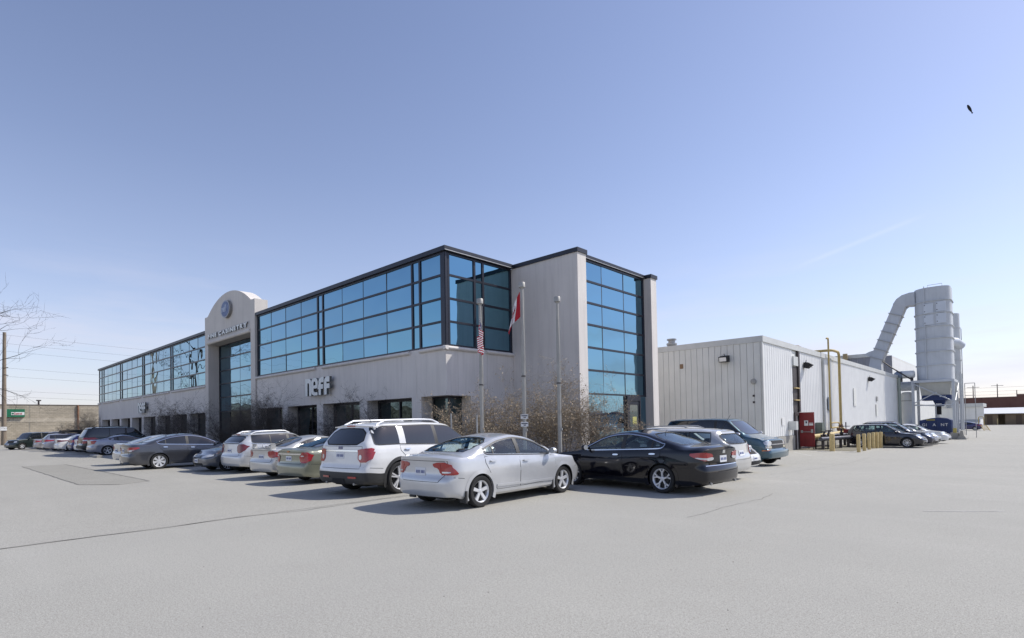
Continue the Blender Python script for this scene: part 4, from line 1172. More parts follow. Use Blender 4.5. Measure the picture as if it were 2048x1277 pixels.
# ================================================================== flagpoles and flags
LEFT = Vector((-rt.x, -rt.y, 0)); FWD2 = Vector((fw.x, fw.y, 0)).normalized()
for (x, y, h_, lb) in ((-12.93, 12.45, 5.66, 'shorter left flagpole carrying the striped flag'), (-11.91, 13.38, 6.17, 'tall middle flagpole with two small white plates near its foot'), (-11.08, 14.16, 5.68, 'bare right flagpole without a flag')):
    t = thing('flagpole', lb, 'flagpole', (x, y, .10), 0, 'flagpoles at the building corner')
    obj('shaft', MB().tube([(x, y, .1), (x, y, h_*.55), (x, y, h_-.18)], [.068, .062, .045], 14), M_POLE, t, smooth=50)
    obj('cap', MB().lathe([(.045, h_-.22), (.06, h_-.20), (.06, h_-.17), (.105, h_-.165), (.105, h_-.02), (.09, h_), (0, h_)], 18, 'z', (x, y, 0)), M_POLE, t, smooth=40)
    ca = rt*.06 - FWD2*.03
    obj('halyard', MB().tube([(x+ca.x, y+ca.y, 1.4), (x+ca.x*1.3, y+ca.y*1.3, h_-.25)], .006, 5), pbr('rope', (.5, .49, .45), .9), t)
    obj('cleat', MB().box(x+ca.x-.03, x+ca.x+.03, y+ca.y-.02, y+ca.y+.02, 1.33, 1.40), M_GALV, t)
    obj('collar', MB().lathe([(.07, h_*.5), (.075, h_*.5), (.075, h_*.5+.04), (.066, h_*.5+.04)], 14, 'z', (x, y, 0)), M_BRWN, t)
    obj('base_flange', MB().lathe([(.068, .18), (.16, .16), (.16, .10), (0, .10)], 18, 'z', (x, y, 0)), M_CONC, t)
    if 'plates' in lb:
        for z in (1.72, 1.47):
            p = MB(); c = Vector((x, y, 0))-FWD2*.08
            q = [c+rt*s for s in (-.12, .12)]
            p.add([(q[0].x, q[0].y, z), (q[1].x, q[1].y, z), (q[1].x, q[1].y, z+.15), (q[0].x, q[0].y, z+.15)] + [(v.x+FWD2.x*.01, v.y+FWD2.y*.01, zz) for v, zz in ((q[0], z), (q[1], z), (q[1], z+.15), (q[0], z+.15))],
                  [(0, 1, 2, 3), (7, 6, 5, 4), (0, 4, 5, 1), (1, 5, 6, 2), (2, 6, 7, 3), (3, 7, 4, 0)])
            pl_ = obj('plate', p, M_WHITE, t)
            c = Vector((x, y, 0))-FWD2*.083
            for a, b, z0, z1 in ((-.10, .10, .085, .115), (-.03, .04, .03, .065)):
                p = MB(); q = [c+rt*a, c+rt*b]; p.add([(q[0].x, q[0].y, z+z0), (q[1].x, q[1].y, z+z0), (q[1].x, q[1].y, z+z1), (q[0].x, q[0].y, z+z1)], [(0, 1, 2, 3)])
                obj('print', p, pbr('print_dark', (.06, .06, .09), .8), pl_)
LEAF = [(0, 1), (.17, .66), (.40, .78), (.32, .30), (.58, .55), (.64, .38), (.92, .44), (.80, .18), (.95, .05), (.50, -.28), (.56, -.46), (.06, -.40), (.06, -.9), (0, -.9)]
LEAF = LEAF + [(-a, b) for a, b in reversed(LEAF[1:-1])]
def pip(x, y, poly):
    c = False
    for i in range(len(poly)):
        a, b = poly[i], poly[i-1]
        if (a[1] > y) != (b[1] > y) and x < (b[0]-a[0])*(y-a[1])/(b[1]-a[1])+a[0]: c = not c
    return c
def flag(name, label, px, py, ztop, H, F, outw, drop, colour, mats, fold, side, perp, nu=60, nv=26):
    g = MB()
    for j in range(nv+1):
        for i in range(nu+1):
            u, v = i/nu, j/nv
            o = outw*(1-(1-u)**2.2)*(.55+.45*v)
            w = fold*u**.6*sin(u*15+v*3.2)+fold*.5*sin(u*33+v*7)*u
            p = Vector((px, py, 0)) + side*(.07+o+.35*w) + perp*w
            z = ztop - v*H*(1-.18*u) - u*F*drop - .02*sin(u*9)
            g.v.append((p.x, p.y, z))
    for j in range(nv):
        for i in range(nu):
            a = j*(nu+1)+i
            g.f.append((a, a+1, a+nu+2, a+nu+1)); g.m.append(colour((i+.5)/nu, (j+.5)/nv))
    o = obj(name, g, mats, smooth=True)
    return tag(o, label, 'flag')
fr_m = pbr('flag_red', (.42, .012, .025), .85); fw_m = pbr('flag_white', (.78, .78, .78), .85); fb_m = pbr('flag_blue', (.015, .025, .11), .85)
def us(u, v):
    if u < .40 and v < .54:
        return 1 if (int(u*30) % 2 == 0 and int(v*26) % 2 == 0) else 2
    return 0 if int(v*13) % 2 == 0 else 1
def ca_(u, v):
    if u < .25 or u > .75: return 0
    return 0 if pip((u-.5)/.21, (.5-v)/.42, LEAF) else 1
flag('striped_flag', 'limp red and white striped flag with a blue starred corner', -12.93, 12.45, 5.05, .72, 1.15, .10, .58, us, [fr_m, fw_m, fb_m], .085, FWD2*-1, LEFT)
flag('maple_leaf_flag', 'limp red and white maple leaf flag on the tall middle pole', -11.91, 13.38, 5.88, .84, 1.25, .40, .62, ca_, [fr_m, fw_m], .05, LEFT, FWD2)

# ================================================================== shrubs and trees
class Twigs:
    def __init__(s, seed): s.seg = []; s.tips = []; s.r = random.Random(seed)
    def grow(s, p, d, length, rad, lvl, nseg, cfg):
        r = s.r; step = length/nseg; pts = [p]; q = p.copy(); dd = d.normalized()
        for i in range(nseg):
            dd = (dd + Vector((r.gauss(0, 1), r.gauss(0, 1), r.gauss(0, 1)))*cfg['wig'] + Vector((0, 0, cfg['lift'][min(lvl, len(cfg['lift'])-1)]))).normalized()
            q2 = q+dd*step
            if q2.z < .12: q2.z = .12
            r0 = rad*(1-.75*i/nseg); r1 = rad*(1-.75*(i+1)/nseg)
            s.seg.append((q, q2, r0, r1)); q = q2
            if lvl < cfg['levels'] and i >= cfg['first'][lvl]:
                for k in range(cfg['kids'][lvl]):
                    if r.random() < cfg['prob'][lvl]:
                        ax = Vector((r.gauss(0, 1), r.gauss(0, 1), r.gauss(0, .6)))
                        nd = (dd*cfg['keep'] + ax.normalized()*(1-cfg['keep'])*1.3).normalized()
                        s.grow(q, nd, length*cfg['ratio'][lvl]*r.uniform(.6, 1.15), max(r1*.62, cfg['rmin']), lvl+1, cfg['nseg'][min(lvl+1, len(cfg['nseg'])-1)], cfg)
            if lvl >= cfg['levels']-1: s.tips.append(q)
        s.tips.append(q)
    def mesh(s, name, mat, parent):
        A = np.array([a[:] for a, b, c, d in s.seg]); Bv = np.array([b[:] for a, b, c, d in s.seg])
        r0 = np.array([c for a, b, c, d in s.seg]); r1 = np.array([d for a, b, c, d in s.seg])
        d = Bv-A; d /= np.linalg.norm(d, axis=1)[:, None]+1e-9
        ref = np.where(np.abs(d[:, 2:3]) < .8, np.array([[0, 0, 1.]]), np.array([[1., 0, 0]]))
        u = np.cross(d, ref); u /= np.linalg.norm(u, axis=1)[:, None]; w = np.cross(d, u)
        n = len(A); V = np.zeros((n, 6, 3))
        for k in range(3):
            a = 2*pi*k/3; o = u*cos(a)+w*sin(a)
            V[:, k] = A+o*r0[:, None]; V[:, 3+k] = Bv+o*r1[:, None]
        base = (np.arange(n)*6)[:, None]
        F = np.concatenate([base+np.array([[0, 1, 4, 3]]), base+np.array([[1, 2, 5, 4]]), base+np.array([[2, 0, 3, 5]])])
        me = bpy.data.meshes.new(name)
        me.from_pydata(V.reshape(-1, 3).tolist(), [], F.tolist()); me.materials.append(mat); me.shade_smooth()
        return link(name, me, parent, True)
    def leaves(s, name, mat, parent, n, size, jit=.05, kind=None):
        g = []; r = s.r
        f = []
        for i in range(n):
            p = s.tips[r.randrange(len(s.tips))] + Vector((r.gauss(0, jit), r.gauss(0, jit), r.gauss(0, jit)))
            a = Vector((r.gauss(0, 1), r.gauss(0, 1), r.gauss(0, 1))).normalized(); b = a.cross(Vector((r.gauss(0, 1), r.gauss(0, 1), r.gauss(0, 1)))).normalized()
            k = size*r.uniform(.5, 1.3); o = len(g)
            g += [tuple(p-a*k), tuple(p+b*k*.5), tuple(p+a*k), tuple(p-b*k*.5)]; f.append((o, o+1, o+2, o+3))
        me = bpy.data.meshes.new(name); me.from_pydata(g, [], f); me.materials.append(mat)
        o = link(name, me, parent, True)
        if kind: o['kind'] = kind
        return o
CFG = dict(wig=.16, lift=(.05, .03, .01, 0), levels=3, first=(1, 0, 0), kids=(3, 2, 2), prob=(.85, .8, .6), keep=.55, ratio=(.50, .48, .5), nseg=(6, 5, 4, 3), rmin=.0035)
def shrub(label, x, y, hgt, spread, stems, seed, leaves=0, mat=None, lsize=.035, cfg=CFG, leafmat=None, group=None, name='shrub'):
    t = thing(name, label, 'shrub', (x, y, gz(y)+.1), 0, group)
    T_ = Twigs(seed); r = T_.r
    for i in range(stems):
        a = r.uniform(0, 2*pi); o = r.uniform(0, .25)
        p = Vector((x+cos(a)*o*spread, y+sin(a)*o*spread, gz(y)+.1))
        d = Vector((cos(a)*spread*r.uniform(.2, 1.0), sin(a)*spread*r.uniform(.2, 1.0), hgt))
        T_.grow(p, d, hgt*r.uniform(.55, .95), .016*hgt**.5, 0, cfg['nseg'][0], cfg)
    T_.mesh('stems', mat or M_BARK, t)
    if leaves: T_.leaves('leaves', leafmat or M_BUD, t, leaves, lsize, kind='stuff')
    return t
G1 = 'dry shrubs in the corner bed'
shrub('tan dry-leaved shrub left of the striped flag pole', -15.1, 13.4, 2.1, 1.25, 9, 11, 3000, M_BARK, .034, group=G1)
shrub('tan dry-leaved shrub between the left and middle flagpoles', -14.0, 14.4, 2.3, 1.2, 8, 12, 3000, M_BARK, .034, group=G1)
shrub('large tan dry shrub behind the middle flagpole', -13.3, 16.0, 2.7, 1.15, 9, 13, 2800, M_BARK, .034, group=G1)
shrub('large tan dry shrub behind the bare right flagpole', -12.1, 15.6, 2.8, 1.15, 9, 14, 3000, M_BARK, .034, group=G1)
shrub('tall twiggy shrub against the lit tower pillar', -11.8, 17.0, 2.5, 1.0, 8, 15, 1600, M_BARK, .032, group=G1)
shrub('low tan shrub in front of the tower glass', -11.6, 18.6, 1.4, 1.1, 9, 16, 1900, M_BARK, .032, group=G1)
shrub('low tan shrub beside the striped flag pole behind the white car', -13.3, 13.2, 1.5, 1.3, 9, 17, 2600, M_BARK, .033, group=G1)
shrub('small yellow-green bush at the foot of the tower glass', -11.2, 18.0, .8, .8, 9, 18, 1800, M_BARK, .03, leafmat=M_GREENLEAF)
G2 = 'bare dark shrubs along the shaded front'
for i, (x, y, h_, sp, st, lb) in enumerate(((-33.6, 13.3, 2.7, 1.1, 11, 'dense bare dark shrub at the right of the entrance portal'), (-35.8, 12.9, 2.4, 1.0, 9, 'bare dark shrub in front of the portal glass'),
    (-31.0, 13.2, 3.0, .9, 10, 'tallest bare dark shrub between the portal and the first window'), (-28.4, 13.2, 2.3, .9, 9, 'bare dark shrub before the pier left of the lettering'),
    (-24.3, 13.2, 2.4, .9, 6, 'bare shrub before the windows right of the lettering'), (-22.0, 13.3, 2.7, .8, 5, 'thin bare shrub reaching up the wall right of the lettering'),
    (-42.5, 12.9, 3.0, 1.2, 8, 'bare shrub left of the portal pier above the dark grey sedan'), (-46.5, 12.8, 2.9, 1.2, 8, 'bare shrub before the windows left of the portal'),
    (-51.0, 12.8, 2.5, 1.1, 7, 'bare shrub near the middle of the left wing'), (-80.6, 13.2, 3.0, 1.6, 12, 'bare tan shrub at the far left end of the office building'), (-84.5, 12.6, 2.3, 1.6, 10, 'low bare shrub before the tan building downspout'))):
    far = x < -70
    shrub(lb, x, y, h_, sp, st, 30+i, 900 if far else 0, M_BARK if far else M_BARK_SHADE, .05, group=G2)
TC = dict(wig=.15, lift=(.02, .03, .05, .06), levels=3, first=(1, 1, 0, 0), kids=(2, 1, 1, 1), prob=(.8, .85, .6, .5), keep=.60, ratio=(.62, .55, .5, .45), nseg=(5, 5, 5, 4, 3), rmin=.007)
t = thing('bare_tree', 'leafless tree just outside the left edge with twigs reaching into the sky', 'tree', (0, 0, 0))
T_ = Twigs(5); bx_, by_ = 0.0, 0.0
T_.seg.append((Vector((bx_, by_, 0)), Vector((bx_+.1, by_, 2.2)), .22, .17)); T_.seg.append((Vector((bx_+.1, by_, 2.2)), Vector((bx_+.1, by_+.1, 7.5)), .17, .09))
M_BARKT = pbr('tree_bark', (.055, .046, .042), .9, var=.3, vscale=3)
trunk = T_.mesh('trunk', M_BARKT, t); T_.seg = []
for z, az, el, ln in ((3.9, 40, 6, 3.6), (5.0, 58, 8, 3.9), (6.3, 40, 14, 4.0), (7.3, 55, 30, 3.4), (5.0, 150, 25, 3.0), (5.6, 230, 25, 3.0), (6.4, 300, 30, 3.5)):
    a = radians(az); T_.grow(Vector((bx_+.1, by_, z)), Vector((cos(a)*cos(radians(el)), sin(a)*cos(radians(el)), sin(radians(el)))), ln, .055, 0, 5, TC)
T_.mesh('branches', M_BARKT, t)
t.location = (-86.5, 2.6, 0); t.scale = (1.72, 1.72, 1.72)

# slim posts and signs in the beds
def post(x, y, h_, lb, lean=0):
    t = tag(obj('marker_post', MB().tube([(x, y, .05), (x+lean, y, h_)], .028, 8), M_GALV), lb, 'post'); return t
post(-14.16, 12.25, 1.95, 'leaning slim grey post behind the white utility vehicle', -.06)
post(-12.95, 12.25, 1.88, 'upright slim grey post left of the striped flag pole')
t = thing('parking_sign', 'small white parking sign on a slim post before the portal', 'sign', (-31.9, 12.3, .1))
obj('post', MB().tube([(-31.9, 12.35, .05), (-31.9, 12.35, 1.35)], .025, 6), M_GALV, t)
ubox('plate', -32.08, -31.72, 12.30, 12.32, .92, 1.42, M_WHITE, t); ubox('print', -32.0, -31.80, 12.293, 12.298, 1.22, 1.34, M_REDD, t); ubox('print', -32.02, -31.78, 12.293, 12.298, 1.02, 1.12, pbr('print_dark', (0, 0, 0)), t)
o = tag(obj('parking_curb', MB().prism([(7.0, 0), (7.0, .10), (7.05, .14), (7.25, .14), (7.3, .10), (7.3, 0)], 'x', -41.4, -39.3), M_CONC), 'concrete parking curb left of the dark grey sedan', 'parking curb')
# small dark winged shape added for a fleck in the sky
t = thing('fleck', 'small dark winged fleck high in the sky at the upper right', 'fleck', (-2.39, 51.8, 23.76))
g = MB().lathe([(0, -.30), (.05, -.26), (.085, -.12), (.09, .05), (.06, .22), (.03, .30), (.05, .42), (0, .44)], 10, 'x')
for i, v in enumerate(g.v): g.v[i] = (v[0], v[1], v[2])
b_ = link('body', g.mesh('body', M_DARK, True), t); 
wg = MB().add([(.10, .06, .03), (-.06, .085, .02), (-.30, .06, .0), (-.1, .03, .04)], [(0, 1, 2, 3)]).add([(.10, -.06, .03), (-.06, -.085, .02), (-.30, -.06, .0), (-.1, -.03, .04)], [(0, 1, 2, 3)])
link('wings', wg.mesh('wings', M_DARK), t)
t.rotation_euler = (radians(5), radians(62), radians(40))

# ================================================================== across the lot: what the tower glass mirrors
Rb = thing('white_building', 'low white building across the lot seen mirrored in the tower glass', 'building', (66, 150, 0))
wb_ = pbr('bluewhite_wall', (.60, .63, .66), .7, var=.08)
ubox('wall', 40, 120, 150, 175, -1, 3.4, wb_, Rb); ubox('fascia', 39.6, 120.4, 149.6, 175.4, 3.403, 4.3, pbr('blue_fascia', (.05, .085, .17), .6), Rb)
for x in range(44, 118, 6): ubox('window', x, x+3, 149.93, 149.99, .7, 2.3, M_DARK, Rb)
obj('roof_unit', MB().box(58, 62, 158, 162, 4.31, 6.0).box(80, 83, 158, 162, 4.31, 5.6), M_GREYP, Rb)

# ================================================================== vehicles
def paint(name, col, metal=.35, rough=.32, dirt=.12):
    return pbr('paint_'+name, col, rough, metal, var=dirt, vscale=2.2, coat=.7 if max(col) < .02 else 1.0, spec=.25 if max(col) < .02 else .5, backdark=True)
GL_CLEAR = glass_car('car_glass_clear', (.74, .82, .80), .04)
GL_TINT = glass_car('car_glass_tint', (.30, .33, .34), .05)
M_TINT = pbr('car_glass_opaque', (.012, .014, .016), .03, coat=.6, spec=.7)
M_PLASTIC = pbr('black_trim_plastic', (.035, .035, .036), .55)
M_PLATE = pbr('plate_white', (.72, .73, .75), .5)
M_PLATETXT = pbr('plate_blue', (.03, .06, .25), .6)
M_SEAT = pbr('seat_cloth_dark', (.045, .045, .05), .9)
M_SEATL = pbr('seat_cloth_grey', (.16, .155, .15), .9)
M_UNDER = pbr('underbody', (.012, .012, .012), .95)

def interp(pts, x):
    return np.interp(x, [p[0] for p in pts], [p[1] for p in pts])
def chaikin(p, n=2, closed=True):
    for _ in range(n):
        q = []
        for i in range(len(p)):
            a = p[i]; b = p[(i+1) % len(p)]
            q.append((a[0]*.75+b[0]*.25, a[1]*.75+b[1]*.25)); q.append((a[0]*.25+b[0]*.75, a[1]*.25+b[1]*.75))
        p = q
    return p
def clip_u(poly, u0, u1):
    def half(P, f, inter):
        out = []
        for i in range(len(P)):
            a, b = P[i-1], P[i]
            if f(b):
                if not f(a): out.append(inter(a, b))
                out.append(b)
            elif f(a): out.append(inter(a, b))
        return out
    def it(u):
        return lambda a, b: (u, a[1]+(b[1]-a[1])*(u-a[0])/(b[0]-a[0]))
    P = half(poly, lambda p: p[0] >= u0, it(u0))
    return half(P, lambda p: p[0] <= u1, it(u1)) if P else P
def resample(poly, step):
    out = []
    for i in range(len(poly)):
        a, b = poly[i], poly[(i+1) % len(poly)]
        n = max(1, int(math.ceil(hypot(b[0]-a[0], b[1]-a[1])/step)))
        for k in range(n): out.append((a[0]+(b[0]-a[0])*k/n, a[1]+(b[1]-a[1])*k/n))
    return out
def area2(p): return sum(p[i-1][0]*p[i][1]-p[i][0]*p[i-1][1] for i in range(len(p)))
def offset_poly(p, d):
    s = 1 if area2(p) > 0 else -1; n = len(p); out = []
    for i in range(n):
        a, b, c = p[i-1], p[i], p[(i+1) % n]
        t = (c[0]-a[0], c[1]-a[1]); l = hypot(*t) or 1
        out.append((b[0]+s*d*t[1]/l, b[1]-s*d*t[0]/l))
    return out

RADIAL = {'body', 'side_window', 'windscreen', 'rear_window', 'door', 'tail_lamp', 'lens', 'headlamp', 'boot_lid', 'tailgate'}

class Car:
    def __init__(s, **k):
        s.__dict__.update(dict(kind='sedan', Lh=4.6, Wd=1.78, H=1.45, wb=2.7, fo=.92, nose=.66, hood=.86, cowl=1.15, cowlz=.96, rf=2.0, peak=2.5, rr=3.05, ds=4.0, dz=1.04, belt0=.88, belt1=.99,
            zb=.20, tumble=.42, crown=.05, tyre=.32, rim=.215, tw=.2, blendR=.55, fa=.74, ra=.80, fD=.75, rD=.42, bowF=.16, bowR=.10, dlo_end=None, see=False, doors=2, detail=2,
            rear=None, front=None, glass_clear=True, top=None, wheelstyle=(5, 'spoke'), arch=.055, soff=.105), **k)
        s.a = s.fo+s.wb/2
    def build(s):
        Lh, Wd, H = s.Lh, s.Wd, s.H
        suv = s.kind != 'sedan'
        if s.top is None:
            if suv:
                s.top = [(0, s.nose), (.05, s.nose+.05), (.35, s.hood-.05), (s.cowl-.1, s.cowlz-.02), (s.cowl+.05, s.cowlz+.02), (s.rf, H-.06), (s.rf+.2, H-.025), (s.peak, H), (s.rr, H-.02), (Lh-.06, H-.06), (Lh, H-.09)]
            else:
                s.top = [(0, s.nose), (.05, s.nose+.05), (.38, s.hood-.03), (s.cowl-.1, s.cowlz-.015), (s.cowl+.04, s.cowlz+.02), (s.rf-.25, H-.125), (s.rf, H-.055), (s.rf+.25, H-.018), (s.peak, H), (s.rr-.3, H-.022), (s.rr, H-.065), (s.rr+.3, H-.16), (s.ds, s.dz+.02), (s.ds+.1, s.dz+.005), (Lh-.12, s.dz+.01), (Lh, s.dz-.03)]
        if s.rear is None:
            s.rear = [(.2, .10), (.32, .02), (.5, 0), (.60, .015), (.66, .06), (.85, .07), (1.0, .05), (1.12, .06)] if not suv else [(.2, .12), (.34, .02), (.52, 0), (.66, .015), (.72, .06), (s.belt1, .10), (s.belt1+.05, .12), (H-.14, .42), (H, .38)]
        if s.front is None:
            s.front = [(.18, .12), (.28, .03), (.42, 0), (.56, .01), (.64, .06), (.74, .20), (.9, .30)]
        st = np.concatenate([[0, .015, .04, .075, .12], np.arange(.17, Lh-.16, .06), [Lh-.12, Lh-.075, Lh-.04, Lh-.015, Lh]])
        # smooth the centre line a little
        def topz(d):
            r = 0
            for o, w in ((-.06, .25), (0, .5), (.06, .25)): r = r+w*interp(s.top, np.clip(np.asarray(d)+o, 0, Lh))
            return r
        s.topz = topz
        belt = [(0, min(s.belt0-.20, s.nose)), (.35, s.belt0-.08), (s.cowl, s.belt0), (s.cowl+.8, s.belt0+.02), (Lh*.8, s.belt1), (Lh, s.belt1-.01)]
        s.belt = lambda d: interp(belt, d)
        def plan(d):
            f = np.where(d < s.fD, s.fa+(1-s.fa)*(1-np.clip(1-d/s.fD, 0, 1)**2.3)**(1/2.3), 1.0)
            dr = Lh-d
            r = np.where(dr < s.rD, s.ra+(1-s.ra)*(1-np.clip(1-dr/s.rD, 0, 1)**2.3)**(1/2.3), 1.0)
            taper = 1-.035*np.clip((d-Lh*.62)/(Lh*.38), 0, 1)
            return Wd/2*f*r*taper
        rows = []; NB, NS, NA, NZ, NC = 3, 17, 9, 4, 8
        prof = [(0, .90), (.05, .955), (.14, .972), (.40, .985), (.62, 1.0), (.70, .993), (.86, .976), (.95, .962), (1, .94)]
        for d in st:
            w = float(plan(d)); zs = float(s.belt(d)); zt = float(topz(d)); zb = s.zb + .05*smoothstep((s.fo-.35-d)/.4) + .06*smoothstep((d-(Lh-.5))/.5)
            zs = min(zs, zt-.004)
            crown = s.crown*(1.0 if zt-zs > .25 else .55)
            ze = max(zs+.002, zt-crown); gap = ze-zs
            ya = w*.94
            we = ya-max(gap*s.tumble, .05+.10*smoothstep(1-gap/.2))
            P = [(w*.9*k/NB, zb) for k in range(NB)]
            for k in range(NS):
                fz = (k/(NS-1)); P.append((w*float(interp(prof, fz)), zb+(zs-zb)*fz))
            A = Vector((ya, zs)); Bp = Vector((we, ze)); Cc = Vector((0, zt))
            rA = min(.09, (Bp-A).length*.45); rC = min(.13, we*.3)
            b0 = Bp+(A-Bp).normalized()*rA if (A-Bp).length > 1e-6 else Bp
            y2 = we-rC; z2 = zt-crown*(y2/we)**2; b2 = Vector((y2, z2))
            for k in range(1, NA+1):
                t = k/NA; q = A.lerp(b0, t); bul = .018*4*t*(1-t)*min(1, gap/.3); P.append((q.x+bul, q.y))
            for k in range(1, NZ+1):
                t = k/NZ; q = b0*(1-t)**2+Bp*2*t*(1-t)+b2*t*t; P.append((q.x, q.y))
            for k in range(1, NC+1):
                y = y2*(1-k/NC); P.append((y, zt-crown*(y/we)**2))
            rows.append(P)
        n = len(rows[0]); V = []; half = []
        def warp(d, y, z):
            bf = smoothstep(1-d/.55); br = smoothstep(1-(Lh-d)/(s.blendR if not suv else max(s.blendR, 1.15)))
            yy = (y/(Wd/2))**2
            return d + bf*(float(interp(s.front, z))+s.bowF*yy) - br*(float(interp(s.rear, z))+s.bowR*yy)
        def vid(d, y, z): V.append((s.a-warp(d, y, z), y, z)); return len(V)-1
        F = []
        R_ = [[vid(d, y, z) for (y, z) in P] for d, P in zip(st, rows)]
        Lf = [[(r[i] if abs(P[i][0]) < 1e-6 else vid(d, -P[i][0], P[i][1])) for i in range(n)] for d, P, r in zip(st, rows, R_)]
        for G_, fl in ((R_, 0), (Lf, 1)):
            for a, b in zip(G_, G_[1:]):
                for i in range(n-1):
                    q = (a[i], b[i], b[i+1], a[i+1]); q = tuple(dict.fromkeys(q))
                    if len(q) > 2: F.append(q if fl else tuple(reversed(q)))
        # end caps
        i0, i1 = NB, NB+NS+NA+NZ-1
        for e, d in ((0, 0.0), (-1, Lh)):
            P = rows[e]; strip = P[i1:]; fr_ = [p[0]/strip[0][0] for p in strip]; zsn = strip[0][1]
            for sgn, G_ in ((1, R_), (-1, Lf)):
                grid = []
                for i in range(i0, i1+1):
                    t = (i-i0)/(i1-i0); row = []
                    for k, f_ in enumerate(fr_):
                        if k == 0: row.append(G_[e][i])
                        elif i == i1: row.append(G_[e][i1+k])
                        else: row.append(vid(d, sgn*P[i][0]*f_, P[i][1]+(strip[k][1]-zsn)*t*t))
                    grid.append(row)
                for ra, rb in zip(grid, grid[1:]):
                    for k in range(len(fr_)-1):
                        q = tuple(dict.fromkeys((ra[k], ra[k+1], rb[k+1], rb[k])))
                        if len(q) > 2: F.append(q)
        s.V, s.F = V, F
        s.bvh = BVHTree.FromPolygons(V, F)
        return s
    # ---- projections
    def hit(s, proj, u, v, side=1):
        if proj == 'side': o, d = Vector((s.a-u, side*4, v)), Vector((0, -side, 0))
        elif proj == 'rear': o, d = Vector((-6, u, v)), Vector((1, 0, 0))
        elif proj == 'front': o, d = Vector((6, u, v)), Vector((-1, 0, 0))
        else: o, d = Vector((s.a-u, v, 5)), Vector((0, 0, -1))
        loc, nrm, idx, dist = s.bvh.ray_cast(o, d)
        if loc is None: return None, None
        if proj == 'side' and abs(loc.y) < s.Wd*.30: return None, None
        if nrm.dot(d) > 0: nrm = -nrm
        return loc, nrm
    def surf(s, proj, pts, off, side=1):
        H_ = [s.hit(proj, u, v, side) for u, v in pts]
        good = [i for i, h in enumerate(H_) if h[0] is not None]
        if not good: return None
        cu = sum(p[0] for p in pts)/len(pts); cv = sum(p[1] for p in pts)/len(pts)
        for i, (l, nn) in enumerate(H_):
            k = 1.0
            while H_[i][0] is None and k > .7:
                k -= .02
                H_[i] = s.hit(proj, cu+(pts[i][0]-cu)*k, cv+(pts[i][1]-cv)*k, side)
        out = []
        for i, (l, nn) in enumerate(H_):
            if l is None:
                j = min(good, key=lambda k: (pts[k][0]-pts[i][0])**2+(pts[k][1]-pts[i][1])**2)
                l, nn = H_[j]
            out.append(l+nn*off)
        return out
    def patch(s, mb, proj, poly, off=.006, side=1, step=.07, mi=0, rim=.012, rmi=None):
        B = resample(poly, step); bb = [Vector(p) for p in B]
        us = [p[0] for p in B]; vs = [p[1] for p in B]
        inner = []
        for u in np.arange(min(us)+step*.5, max(us), step):
            for v in np.arange(min(vs)+step*.5, max(vs), step):
                if pip(u, v, B) and min((u-p[0])**2+(v-p[1])**2 for p in B) > (step*.35)**2: inner.append(Vector((u, v)))
        n = len(bb)
        r = delaunay_2d_cdt(bb+inner, [(i, (i+1) % n) for i in range(n)], [], 1, 1e-5)
        P2, fcs = r[0], r[2]
        keep = [f for f in fcs if pip(sum(P2[i].x for i in f)/len(f), sum(P2[i].y for i in f)/len(f), B)]
        P3 = s.surf(proj, [(p.x, p.y) for p in P2], off, side)
        if P3 is None: return mb
        o = len(mb.v)
        mb.v += [tuple(p) for p in P3]
        for f in keep: mb.f.append(tuple(o+i for i in f)); mb.m.append(mi)
        if rim:
            q0 = s.surf(proj, B, off, side); q1 = s.surf(proj, B, off-rim, side)
            o = len(mb.v); mb.v += [tuple(p) for p in q0]+[tuple(p) for p in q1]
            for i in range(n):
                j = (i+1) % n; mb.f.append((o+i, o+j, o+n+j, o+n+i)); mb.m.append(mi if rmi is None else rmi)
        return mb
    def ring(s, mb, proj, poly, w0, w1, off=.004, side=1, step=.06, mi=0, drop=.02):
        B = resample(poly, step); I = offset_poly(B, w0); O = offset_poly(B, w1); n = len(B)
        a = s.surf(proj, I, off, side); b = s.surf(proj, O, off, side); c = s.surf(proj, O, off-drop, side); e = s.surf(proj, I, off-drop, side)
        if a is None: return mb
        o = len(mb.v)
        for L_ in (e, a, b, c): mb.v += [tuple(p) for p in L_]
        for i in range(n):
            j = (i+1) % n
            for k in range(3): mb.f.append((o+k*n+i, o+k*n+j, o+(k+1)*n+j, o+(k+1)*n+i)); mb.m.append(mi)
        return mb

